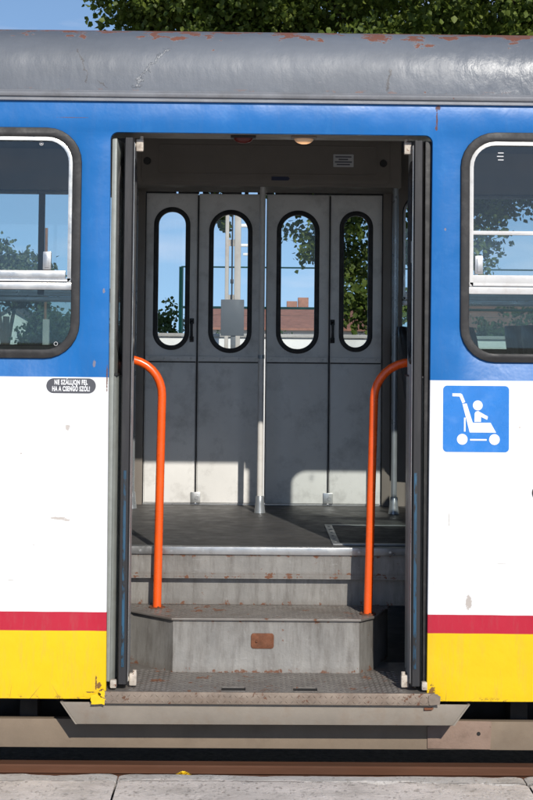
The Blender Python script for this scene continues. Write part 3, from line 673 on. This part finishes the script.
# ---- handrails and poles
def arc_path(base, ztop, rad, xe):
    s = -1 if xe < base[0] else 1; P = [base, (base[0], base[1], ztop - rad)]
    for k in range(1, 9):
        a = PI / 2 * k / 8; P.append((base[0] + s * rad * (1 - math.cos(a)), base[1], ztop - rad + rad * math.sin(a)))
    return P + [(xe, base[1], ztop)]
def densify(P, d=.05):
    out = [Vector(P[0])]
    for a, b in zip(P, P[1:]):
        a, b = Vector(a), Vector(b); n = max(1, int((b - a).length / d)); out += [a.lerp(b, (k + 1) / n) for k in range(n)]
    return out
for s, bx, by, tilt, xe in ((-1, -.470, .615, .012, -.655), (1, .436, .49, .024, .655)):
    P = densify(arc_path((bx, by, S2 + .002), 1.568, .155, xe))
    P = [(p.x + tilt * (p.z - S2) / 1.07 * (1 if s > 0 else 1), p.y, p.z) for p in P]
    P[-1] = (xe, by, P[-1][2])
    hr = MB().tube(P, .0185, 18).build('handrail', 'orange', tram)
    fl2 = MB().tube([(bx, by, S2 + .001), (bx, by, S2 + .005)], .036, 18)
    for a_ in (.8, 2.9, 5.0): fl2.tube([(bx + .028 * math.cos(a_), by + .028 * math.sin(a_), S2 + .005), (bx + .028 * math.cos(a_), by + .028 * math.sin(a_), S2 + .010)], .005, 6)
    fl2.build('rail_flange', 'rustplate', hr)
def grab_pole(x, y, mat, r=.0158):
    p = MB().tube([(x, y, FL + .07), (x, y, 1.6), (x, y, 2.4625 if y < 2.2 and abs(x) < .71 else 2.764)], r, 18).build('grab_pole', mat, tram)
    MB().tube([(x, y, FL + .001), (x, y, FL + .012), (x, y, FL + .05), (x, y, FL + .085), (x, y, FL + .09)], [.030, .028, .023, .021, .018], 18).build('pole_base', 'pole_grey', p)
    MB().tube([(x, y, 1.555), (x, y, 1.575)], r * 1.15, 18).build('pole_collar', 'pole_grey', p)
grab_pole(-.0145, 2.08, 'pole_white'); grab_pole(.69, 2.08, 'pole_grey'); grab_pole(-.70, 2.25, 'pole_grey')
# ---- seats
def seat(x, y, face):
    """moulded seat; face=+1 looks to +x"""
    prof = [(-.20, .44), (-.22, .47), (0.0, .425), (.16, .44), (.195, .50), (.235, .80), (.262, 1.0), (.250, 1.03), (.228, 1.01), (.205, .80), (.165, .53), (.14, .475), (0, .455), (-.20, .49)]
    root = empty('seat', (x, y, FL)); root.parent = tram; root.rotation_euler.z = 0 if face > 0 else PI
    lo = [(-q[0], q[1]) for q in prof]
    wdt = .40
    def strip(a, b, name, r=.03):
        O = rrect(-wdt / 2, wdt / 2, 0, 1, 0)
    sq = MB()
    n = 9
    def curve(t): # centre line of shell : (x,z)
        pts = [(.21, .455), (.05, .435), (-.12, .445), (-.175, .50), (-.205, .72), (-.245, .985)]
        k = t * (len(pts) - 1); i = min(int(k), len(pts) - 2); f = k - i; return (pts[i][0] * (1 - f) + pts[i + 1][0] * f, pts[i][1] * (1 - f) + pts[i + 1][1] * f)
    for nm, t0, t1 in (('seat_pan', 0, .52), ('backrest', .54, 1)):
        mb_ = MB(); N = 10; Wn = 8
        for i in range(N + 1):
            t = t0 + (t1 - t0) * i / N; cx, cz = curve(t); e = min(i, N - i) / N; 
            ww = wdt / 2 * (1 - .35 * max(0, (.12 - e) / .12) ** 2 * (1 if (i > N / 2) == (nm == 'backrest') or nm == 'seat_pan' and i < N / 2 else .1))
            for j in range(Wn + 1):
                v = -1 + 2 * j / Wn; dish = .025 * v * v
                mb_.v.append((cx + (dish if nm == 'backrest' else 0), v * ww, cz + (dish if nm == 'seat_pan' else 0)))
        for i in range(N):
            for j in range(Wn): mb_.f.append((i * (Wn + 1) + j, i * (Wn + 1) + j + 1, (i + 1) * (Wn + 1) + j + 1, (i + 1) * (Wn + 1) + j))
        o = mb_.build(nm, 'seat', root, recalc=False); md = o.modifiers.new('thick', 'SOLIDIFY'); md.thickness = .03; md.offset = 0
    MB().tube([(0, 0, .002), (0, 0, .42)], [.05, .03], 12).build('pedestal', 'pole_grey', root)
for x, y, f_ in ((1.33, .36, 1), (1.33, .80, 1), (1.30, 2.12, 1), (2.1, .36, 1), (2.1, 2.12, 1), (2.9, .36, 1), (2.9, 2.12, 1), (-2.0, 2.12, -1), (-2.9, .36, 1), (-2.9, 2.12, 1), (.96, 2.16, 1)):
    seat(x, y, f_)
# ---- stickers and marks on the side
stk = plate('warning_sticker', [rrect(-.889, -.692, 1.441, 1.5, .0294, 10)], -.0022, -.0002, 'sign_grey', tram)
for body, z, wdt in (('NE SZÁLLJON FEL', 1.4835, .132), ('HA A CSENGŐ SZÓL!', 1.4575, .150)):
    me = text_mesh(body, .0262, wdt, .0010)
    for v in me.vertices: v.co = (v.co.x - .7905, -.0030, v.co.y + z)
    link('lettering', me, 'sign_white', stk, smooth=False, recalc=False)
ps = .264; px0, pz1 = .694, 1.485
sg = plate('pushchair_sign', [rrect(px0, px0 + ps, pz1 - ps, pz1, .0165, 8)], -.0024, -.0002, 'sign_blue', tram)
sbk = plate('sign_border', [rrect(px0 - .020, px0 + ps + .018, pz1 - ps - .017, pz1 + .014, .004)], -.0012, -.0001, 'sign_white', sg)
def sp(p): return (px0 + (p[0] - 103) / 322 * ps, pz1 - (p[1] - 70) / 318 * ps)
pic = MB()
for L_ in ([(148, 107), (188, 107), (196, 112), (211, 148), (197, 155), (183, 122), (148, 121)],
           [(197, 157), (218, 155), (248, 247), (335, 247), (362, 294), (233, 294)], strokeq((209, 223), (209, 290), 8), strokeq((235, 329), (316, 329), 8),
           circ(197, 327, 26), circ(354, 327, 26), circ(272, 164, 24),
           [(257, 202), (262, 194), (274, 191), (284, 196), (322, 217), (318, 233), (288, 219), (288, 243), (256, 243)]):
    joinm(pic, plate_mesh([[sp(p) for p in L_]], -.0034, -.0026, 'xz'))
pic.build('pictogram', 'sign_white', sg)
rf = MB().tube([(1.088, .001, 1.062), (1.088, -.008, 1.062), (1.088, -.011, 1.062)], [.034, .034, .028], 28).build('reflector', 'red_lens', tram)
MB().tube([(1.088, .002, 1.062), (1.088, -.004, 1.062)], .037, 28).build('reflector_rim', 'rubber', rf)
# ---- under the sill
sb = [(-.808, .222), (.800, .222), (.739, .140), (-.747, .136)]
bx = MB(); joinm(bx, plate_mesh([sb], .004, .012, 'xz', .002)); bx.box(-.745, .737, .0125, .34, .137, .143)
bo = bx.build('step_box', 'stepbox', tram)
for (ax, az), (ex, ez) in (((-.808, .222), (-.747, .136)), ((.800, .222), (.739, .140))):
    d_ = -1 if ax < 0 else 1
    e_ = MB(); e_.add([(ax, .0035, az), (ex, .0035, ez), (ex, .30, ez), (ax, .30, az), (ax + d_ * .008, .0035, az), (ex + d_ * .008, .0035, ez), (ex + d_ * .008, .30, ez), (ax + d_ * .008, .30, az)],
                       [(0, 1, 2, 3), (4, 7, 6, 5), (0, 4, 5, 1), (1, 5, 6, 2), (2, 6, 7, 3), (3, 7, 4, 0)]); e_.build('end_flange', 'stepbox', bo)
MB().tube([(.625, -.001, .205), (.655, -.001, .205), (.66, .0, .21)], [.006, .005, .004], 8).build('bracket', 'rustplate', bo)
bmn = MB().box(-XE, XE, .150, .195, .008, .122, .003).build('side_beam', 'beam', tram)
pt = MB(); joinm(pt, plate_mesh([[(.655, .014), (.91, .012), (.915, .124), (.70, .1265), (.655, .100)]], .1435, .1495, 'xz', .001)); pt.build('repair_plate', 'beam_patch', bmn)
MB().tube([(.862, .1436, .075), (.862, .1415, .075)], .008, 10).build('bolt_hole', 'chassis', bmn)
ch = MB().box(-XE, XE, .34, YW - .25, .02, .235); ch.box(-XE, XE, .165, YW - .1, .236, .24)
for x in (-3.2, 3.2): ch.box(x - .6, x + .6, .335, .34, -.05, .22)
for k in range(9): ch.box(-4 + k, -3.93 + k, .20, .335, .10, .235)
ch.build('chassis', 'chassis', tram)
for x in (-3.5, -2.5, 2.5, 3.5):
    wh = MB(); wh.tube([(x, .215, .245), (x, .225, .245), (x, .315, .245), (x, .325, .245)], [.30, .315, .315, .30], 36); wh.build('wheel', 'rail', tram)

# ------------------------------------------------------------------ track, platform, ground
rprof = [(-.075, -.30), (-.075, -.287), (-.02, -.27), (-.010, -.255), (-.010, -.17), (-.018, -.160), (-.037, -.155), (-.037, -.128), (-.032, -.122), (.032, -.122), (.037, -.128), (.037, -.155), (.018, -.160), (.01, -.17), (.01, -.255), (.02, -.27), (.075, -.287), (.075, -.30)]
rl = MB(); rl.sweep([(y + .22, z + .052) for y, z in rprof], -30, 30, 1)
rl.sweep([(.20, -.108), (.160, -.109), (.158, -.113), (.158, -.20), (.145, -.21), (.145, -.30)], -30, 30, 1)
tag(rl.build('tram_rail', 'rail', None), 'rusty brown tram rail running under the tram beside the platform', 'rail')
def sheet(name, pts, faces, mat): return MB().add(pts, faces).build(name, mat, None, smooth=False)
ys = [-300, -60, -.60, -.2165, -.2165, 14, 19, 26, 120, 900]; zs = [-.30, -.30, -.30, -.30, -.30, -.30, -.34, -1.0, -1.0, -1.0]
gp = []; gf = []
ys = [-300, -60, 14, 19, 26, 120, 1500]; zs = [-.31, -.31, -.31, -.34, -1.0, -1.0, -1.0]
for y, z in zip(ys, zs): gp += [(-1200, y, z), (1200, y, z)]
for k in range(len(ys) - 1): gf.append((2 * k, 2 * k + 1, 2 * k + 3, 2 * k + 2))
tag(sheet('ground', gp, gf, 'ground'), 'dry earth ground beyond the tram', 'ground', kind='structure')
tag(sheet('track_bed', [(-60, -.30, -.304), (60, -.30, -.304), (60, 5, -.304), (-60, 5, -.304)], [(0, 1, 2, 3)], 'gravel'), 'dark ballast under the tram', 'track bed', kind='structure')
# platform: a jagged-edged kerb stone row and slabs behind it
kb = MB()
xs = np.arange(-12, 12.01, .035); jn = [-9.6, -8.2, -6.8, -5.4, -4.0, -2.75, -1.75, -.565, .98, 2.35, 3.7, 5.1, 6.5, 8, 9.5]
_ph = [random.Random(9).uniform(0, 6.28) for _ in range(24)]
_rp = random.Random(5); OCT = [(f, _rp.uniform(0, 6.28), .010 / (1 + f / 9)) for f in (3.1, 7.7, 15, 27, 44, 71, 113, 171, 240)]
def edge_noise(x, o=0.0): return sum(a * math.sin(f * x + p + o * (1 + f * .1)) for f, p, a in OCT)
ends = [-12] + jn + [12]
FRONT = -.300
def front(x): return FRONT + 1.8 * edge_noise(x, 3.3)
for a, b in zip(ends, ends[1:]):
    n = max(2, int((b - a) / .008)) if abs(a + b) < 6 else max(2, int((b - a) / .04)); o = len(kb.v); m = 7
    for k in range(n + 1):
        x = a + .003 + (b - a - .006) * k / n; e = min(x - a, b - x); chip = .016 * math.exp(-e / .018)
        yb = -.209 + .8 * edge_noise(x) - 2.0 * max(0, edge_noise(x * .8, 5) - .010) - chip; yt = yb - .006 - .5 * abs(edge_noise(x, 7)); zt = -.005 * math.exp(-e / .012)
        yf = front(x) + .4 * chip
        kb.v += [(x, yb, -.30), (x, yb, -.016), (x, yt, zt - .001), (x, yt - .012, zt), (x, yf + .004, zt), (x, yf, -.012), (x, yf, -.10)]
    for i in range(n):
        for k in range(m - 1): kb.f.append((o + i * m + k, o + (i + 1) * m + k, o + (i + 1) * m + k + 1, o + i * m + k + 1))
    kb.f.append(tuple(o + k for k in range(m))); kb.f.append(tuple(o + n * m + k for k in reversed(range(m))))
tag(kb.build('kerb', 'kerb', None, ang=30), 'weathered concrete kerb along the platform edge', 'kerb', kind='structure')
pv = MB()
sx = sorted([-12.0, 12.0, -.5635, -1.82, -3.1, -4.4, .98, 2.1, 3.4, 4.7])
for a, b in zip(sx, sx[1:]):
    n = max(2, int((b - a) / .008)) if abs(a + b) < 6 else max(2, int((b - a) / .04)); o = len(pv.v); m = 6
    for k in range(n + 1):
        x = a + .004 + .5 * abs(edge_noise(2.2)) * 0 + (b - a - .008) * k / n; e = min(x - a, b - x); ch_ = .02 * math.exp(-e / .012)
        yb = front(x) - .004 - 2.2 * max(0, edge_noise(x, 11) + .002) - 2.5 * max(0, edge_noise(x * .6, 2) - .008) - ch_; zz = -.004 * math.exp(-e / .008)
        pv.v += [(x, yb, -.10), (x, yb, -.004), (x, yb - .003, zz + .0025), (x, yb - .03, zz * .5 + .003), (x, -.9, .003), (x, -1.6, .0)]
    for i in range(n):
        for k in range(m - 1): pv.f.append((o + i * m + k, o + (i + 1) * m + k, o + (i + 1) * m + k + 1, o + i * m + k + 1))
pv.add([(-40, -1.605, -.002), (40, -1.605, -.002), (40, -40, -.002), (-40, -40, -.002)], [(0, 1, 2, 3)])
pv.add([(-12, -.225, -.12), (12, -.225, -.12), (12, -1.7, -.12), (-12, -1.7, -.12)], [(0, 1, 2, 3)])
tag(pv.build('platform', 'pave', None, ang=30), 'pale concrete platform slabs in front of the tram', 'platform', kind='structure')

# dandelion at the kerb
dn = tag(empty('dandelion', (-.318, -.200, -.03)), 'small yellow dandelion flower at the kerb edge below the tram step', 'flower')
MB().tube([(0, .01, -.26), (.004, .006, -.1), (0, 0, .018)], [.003, .003, .004], 8).build('stem', 'stalk', dn)
pe = MB()
for ring, (n, r, h, tl) in enumerate(((16, .032, .026, .15), (14, .026, .030, .4), (11, .019, .034, .8), (8, .011, .037, 1.2))):
    for k in range(n):
        a = 2 * PI * (k + .5 * ring) / n; c, s_ = math.cos(a), math.sin(a); wq = .005
        pe.add([(0, 0, .018), (c * r * .6 - s_ * wq, s_ * r * .6 + c * wq, h - .006 + .004 * tl), (c * r, s_ * r, h), (c * r * .6 + s_ * wq, s_ * r * .6 - c * wq, h - .006 + .004 * tl)], [(0, 1, 2, 3)])
pe.build('petals', 'yellow_petal', dn, recalc=False)

# ------------------------------------------------------------------ beyond the tram
def leaves_mesh(P, size, rng, droop=.5, jitter=.5):
    """one folded, pointed leaf at each position"""
    n = len(P); s = size * (1 + jitter * (rng.random(n) - .5))
    d = rng.normal(size=(n, 3)); d[:, 2] -= droop * 1.2; d /= np.linalg.norm(d, axis=1)[:, None]
    q = rng.normal(size=(n, 3)); sd = np.cross(d, q); sd /= np.linalg.norm(sd, axis=1)[:, None]; up = np.cross(sd, d)
    S = s[:, None]
    V = np.stack([P, P + d * .32 * S + sd * .44 * S + up * .08 * S, P + d * .72 * S + sd * .26 * S + up * .05 * S, P + d * S - up * .06 * S, P + d * .72 * S - sd * .26 * S + up * .05 * S, P + d * .32 * S - sd * .44 * S + up * .08 * S], 1).reshape(-1, 3)
    me = D.meshes.new('leaves'); me.vertices.add(6 * n); me.vertices.foreach_set('co', V.astype(np.float32).ravel())
    idx = np.arange(n)[:, None] * 6 + np.array([0, 1, 2, 3, 0, 3, 4, 5]); me.loops.add(8 * n); me.loops.foreach_set('vertex_index', idx.astype(np.int32).ravel())
    me.polygons.add(2 * n); me.polygons.foreach_set('loop_start', np.arange(0, 8 * n, 4, dtype=np.int32)); me.update(calc_edges=True); me.validate(); return me
def cluster_pts(blobs, per, rng, spread, clumps):
    out = []
    for (c, r, wgt) in blobs:
        k = max(1, int(clumps * wgt)); u = rng.normal(size=(k, 3)); u /= np.linalg.norm(u, axis=1)[:, None]
        rad = rng.random(k)[:, None] ** .45; C_ = np.array(c) + u * rad * np.array(r)
        for q in C_:
            m = int(per * (.5 + rng.random())); dd = rng.normal(size=3) * np.array((1, 1, .4)); dd /= np.linalg.norm(dd)
            tt = (rng.random(m) - .5)[:, None]; sp_ = min(spread, .45 * min(r)); out.append(q + dd * tt * sp_ * 2.4 + rng.normal(size=(m, 3)) * sp_ * .38)
    return np.concatenate(out)
def tree(name, label, cat, base, trunk_r, trunk_h, limbs, blobs, per, clumps, spread, leaf, mat, group=None, seed=1):
    rng = np.random.default_rng(seed); rt = tag(empty(name, base), label, cat, group)
    b = Vector(base); tr = MB()
    tr.tube([(0, 0, 0), (.02, .02, trunk_h * .3), (-.03, .01, trunk_h * .65), (.02, 0, trunk_h)], [trunk_r * 1.25, trunk_r, trunk_r * .85, trunk_r * .65], 12)
    for (t0, end, r_) in limbs:
        st = Vector((0, 0, trunk_h * t0)); en = Vector(end) - b; md = st.lerp(en, .5) + Vector((0, 0, .12 * (en - st).length))
        tr.tube([st, st.lerp(md, .5) + Vector((0, 0, .03)), md, md.lerp(en, .5) + Vector((.02, .03, 0)), en], [r_, r_ * .85, r_ * .65, r_ * .45, r_ * .15], 8)
    P = cluster_pts([((np.array(c) - np.array(base)), r, w_) for c, r, w_ in blobs], per, rng, spread, clumps)
    tr.build('trunk', 'bark', rt)
    me = leaves_mesh(P, leaf, rng); link('crown', me, mat, rt, smooth=False, recalc=False)
    return rt
# the large tree whose boughs hang behind the tram
TY = 12.5
big = [((2.4, 12.3, 6.9), (4.4, 4.6, 2.3), 1.0), ((-.6, 13.2, 6.6), (1.6, 2, 1.0), .16), ((-1.2, 12.2, 5.75), (.75, 1.0, .55), .05), ((-.2, 11.8, 5.3), (.9, .9, .5), .07), ((5.5, 12.5, 5.6), (2.6, 3, 2.0), .3),
       ((2.2, 11.5, 4.5), (2.6, 2.2, .8), .12), ((-.40, 13, 3.25), (.15, .3, .42), .012), ((-1.35, 13, 3.9), (.3, .4, .25), .012),
       ((.90, 13, 2.95), (.42, .5, .72), .020), ((.45, 13.2, 3.5), (.28, .4, .3), .006), ((1.45, 12.8, 2.75), (.45, .8, 1.15), .007), ((1.3, 12.2, 1.95), (.40, .4, .40), .010),
       ((2.6, 13, 3.1), (.42, .6, .8), .016), ((3.4, 13.3, 3.5), (.9, .6, .38), .024), ((1.9, 13, 3.2), (.5, .6, .8), .012)]
tree('poplar_tree', 'large broad leaved tree rising above the tram roof, boughs hanging behind its doors', 'tree', (2.25, 13.4, -.32), .2, 5.2,
     [(.9, (-.5, 13, 6.4), .09), (.75, (4.9, 12.6, 6.3), .11), (1.0, (2.6, 12.5, 8.2), .12), (.95, (1.0, 11, 6.2), .09), (.8, (3.4, 10.5, 6), .09), (.62, (1.0, 13, 3.3), .035), (.6, (3.4, 13.2, 3.5), .04), (.7, (-.35, 13, 3.5), .03), (.55, (1.4, 12.6, 2.6), .035)],
     big, 85, 1500, .22, .068, 'leaves', seed=3)
# small tree and hedge bushes in the distance
tree('leafy_tree', 'bushy round topped tree in the distance behind the left window', 'tree', (-4.9, 26, -1.0), .10, 3.0, [(.7, (-5.2, 26, 3), .05), (.7, (-4.5, 26, 3), .05)],
     [((-5.1, 26, 2.9), (.75, .8, .8), .6), ((-4.45, 26, 2.6), (.55, .6, .65), .35), ((-5.8, 26, 2.6), (.7, .7, .8), .4), ((-4.0, 26, 1.6), (.70, .8, .6), .3)], 44, 170, .16, .085, 'leaves_far', seed=5)
BG = 'bushes beyond the white wall'
for i, (x, y, h, r_, lab) in enumerate(((-3.4, 22, 2.1, .50, 'dark green bush below the bushy tree in the left window'), (-2.45, 24, 2.3, .8, 'wide green bush hidden between the left window and the far doors'),
        (-1.35, 24, 2.45, .62, 'green bush over the white wall in the leftmost oval door window'), (-.35, 30, 2.0, .62, 'low bush behind the grey sign board'), (.75, 40, 1.98, .45, 'small bush at the left end of the brown roofed house'),
        (1.30, 45, 1.86, .22, 'tiny shrub at the middle of the brown roofed house'), (2.1, 45, 1.95, .32, 'small dark shrub at the right of the brown roofed house'), (5.0, 24, 2.6, 1.0, 'dense green bush behind the right tram window'), (6.4, 25, 2.8, 1.1, 'tall green bush at the right end beyond the right tram window'))):
    base = (x, y, -1.0 if y > 25 else -.8); hc = (h - base[2])
    tree('bush', lab, 'bush', base, .05, hc * .5, [(.5, (x + .2, y, base[2] + hc * .7), .02), (.5, (x - .2, y, base[2] + hc * .7), .02)],
         [((x, y, base[2] + hc * .52), (r_, r_ * .8, hc * .44), .6), ((x + r_ * .4, y, base[2] + hc * .4), (r_ * .7, r_ * .7, hc * .36), .3), ((x - r_ * .5, y, base[2] + hc * .62), (r_ * .5, r_ * .5, hc * .3), .25)], 40, 130, .15, .075, 'leaves_b', BG, 20 + i)
# white wall
ww = MB().box(-1.5, 8, 9.0, 9.2, -.36, 1.655, .01)
wl = tag(ww.build('boundary_wall', 'wall', None), 'long whitewashed wall seen low through the far door windows', 'wall'); MB().box(-1.52, 8.02, 8.97, 9.23, 1.656, 1.69, .01).build('coping', 'post_conc', wl)
# tall green ball fence
fe = tag(empty('wire_fence', (0, 20, -.4)), 'tall green wire fence standing behind the white wall', 'fence')
for x in (-1.16, 2.6, 6.4): MB().tube([(x, 0, 0), (x, 0, 3.18)], .035, 8).build('post', 'green', fe)
MB().tube([(-1.16, 0, 3.18), (6.4, 0, 3.18)], .013, 8).build('top_rail', 'green', fe); MB().tube([(-1.16, 0, 2.52), (6.4, 0, 2.52)], .02, 8).build('middle_rail', 'green', fe)
wi = MB()
for k in range(4): wi.tube([(-1.16, 0, .6 + k * .6), (6.4, 0, .6 + k * .6)], .0025, 4, False)
wi.build('mesh', 'green', fe)
# houses
def house(name, label, x0, x1, y0, y1, zb, ze, zr, ridge_x, wallm, roofm, chims, wins):
    rt = tag(empty(name, ((x0 + x1) / 2, (y0 + y1) / 2, zb)), label, 'house'); ox, oy, oz = rt.location
    x0 -= ox; x1 -= ox; y0 -= oy; y1 -= oy; ze -= oz; zr -= oz; m = MB(); r_ = MB(); t = .12; o = .35
    if ridge_x:
        ym = (y0 + y1) / 2
        m.add([(x, y, z) for x in (x0, x1) for y, z in ((y0, 0), (y0, ze), (ym, zr), (y1, ze), (y1, 0))], [(0, 1, 2, 3, 4), (9, 8, 7, 6, 5), (0, 5, 6, 1), (3, 8, 9, 4), (0, 4, 9, 5)])
        for ya, sgn in ((y0, -1), (y1, 1)):
            e = .3; k = (zr - ze) / (ym - y0); ye = ya + sgn * e; zz = ze - k * e
            r_.add([(x, y, z) for x in (x0 - o, x1 + o) for y, z in ((ye, zz + .01), (ym, zr + .01), (ym, zr + .01 + t), (ye, zz + .01 + t))], [(0, 1, 2, 3), (7, 6, 5, 4), (0, 4, 5, 1), (1, 5, 6, 2), (2, 6, 7, 3), (3, 7, 4, 0)])
    else:
        xm = (x0 + x1) / 2
        m.add([(x, y, z) for y in (y0, y1) for x, z in ((x0, 0), (x0, ze), (xm, zr), (x1, ze), (x1, 0))], [(0, 1, 2, 3, 4), (9, 8, 7, 6, 5), (0, 5, 6, 1), (3, 8, 9, 4), (0, 4, 9, 5)])
        for xa, sgn in ((x0, -1), (x1, 1)):
            e = .3; k = (zr - ze) / (xm - x0); xe = xa + sgn * e; zz = ze - k * e
            r_.add([(x, y, z) for y in (y0 - .15, y1 + .15) for x, z in ((xe, zz + .01), (xm, zr + .01), (xm, zr + .01 + t), (xe, zz + .01 + t))], [(0, 1, 2, 3), (7, 6, 5, 4), (0, 4, 5, 1), (1, 5, 6, 2), (2, 6, 7, 3), (3, 7, 4, 0)])
    m.build('wall', wallm, rt); ro = r_.build('roof', roofm, rt)
    for (cx, cz, h) in chims: MB().box(cx - ox - .28, cx - ox + .28, .8, 1.3, cz - oz - .5, cz - oz + h, .02).build('chimney', 'brick', ro)
    for (a, b, c, d) in wins:
        wn = MB().box(a - ox, b - ox, y0 - .04, y0 - .002, c - oz, d - oz).build('window', 'lamp_head', rt); MB().box(a - ox + .06, b - ox - .06, y0 - .05, y0 - .0405, c - oz + .06, d - oz - .06).build('pane', 'pane', wn)
house('brown_roofed_house', 'low house with brown tiled roof and two chimneys behind the doors', -2.6, 6.2, 75, 84, -1.0, 1.98, 3.0, True, 'plaster', 'tile', [(2.35, 2.95, .55), (2.95, 2.95, .75)], [(.3, 1.3, .2, 1.3), (3.6, 4.6, .2, 1.3), (-1.9, -.9, .2, 1.3)])
house('gabled_house', 'small white gabled house low in the left window', -10.35, -9.0, 60, 64, -1.0, 2.22, 2.62, False, 'wall', 'tile_dark', [], [(-9.5, -9.25, 1.45, 1.8)])
house('grey_roofed_house', 'far house with dark roof seen behind the right tram window', 11.5, 19, 75, 83, -1.0, 2.0, 3.2, True, 'plaster', 'tile', [], [(13, 14, .2, 1.3)])
# catenary mast
ms = tag(empty('catenary_mast', (-.205, 8.2, -.32)), 'pale lattice catenary mast in the second oval door window', 'mast')
for x0, x1 in ((-.086, -.052), (-.002, .056)): MB().box(x0, x1, -.04, .04, 0, 4.45, .006).build('channel', 'mast', ms)
for k in range(8): MB().box(-.0515, -.0025, -.02, -.01, .3 + k * .5, .36 + k * .5).build('batten', 'mast', ms)
MB().tube([(-.022, -.05, 0), (-.022, -.05, 4.3)], .007, 8).build('conduit', 'rubber', ms)
MB().box(-.036, -.008, -.065, -.045, 2.46, 2.50, .004).build('clamp', 'rubber', ms)
# street lamps in a row
for i, (y, hx) in enumerate(((86, -.0), (101, -.15), (116, -.35))):
    xp = (262 - 246) / F_PX * (y + 6.5) - .096; zt = (7.9, 7.6, 7.75)[i]
    lm = tag(empty('street_lamp', (xp, y, -1.0)), ('street lamp with white head, highest and nearest in the door window', 'street lamp with white head, middle of the three', 'street lamp with white head, lowest and farthest of the three')[i], 'street lamp', 'row of street lamps')
    MB().tube([(0, 0, 0), (0, 0, zt + .8)], [.09, .05], 8).build('post', 'mast', lm)
    MB().tube([(0, 0, zt + .8), (-.3, 0, zt + 1.05), (-.75, 0, zt + 1.0)], .035, 6).build('arm', 'mast', lm)
    hd_ = MB().box(-1.5, -.62, -.14, .14, zt + .90, zt + 1.10, .06); hd_.build('lamp_head', 'lamp_head', lm)
# sign board seen from its back
sgb = tag(empty('sign_board', (-.215, 7.5, -.32)), 'grey rectangular board on a thin post behind the second oval window', 'sign')
MB().box(-.099, .101, -.008, .004, 1.99, 2.302, .004).build('board', 'grey_plate', sgb); MB().box(-.012, .03, .0045, .03, 0, 2.2, .003).build('post', 'grey_plate', sgb)
# concrete post with a rusty pipe
pp = tag(empty('concrete_post', (-2.00, 9, -.32)), 'white concrete post carrying a rusty pipe in the left window', 'post')
MB().box(-.028, .034, -.03, .03, 0, 2.13, .004).build('post_shaft', 'post_conc', pp); MB().tube([(-.008, 0, 2.13), (-.008, 0, 3.0)], .014, 8).build('pipe', 'pipe_rust', pp)
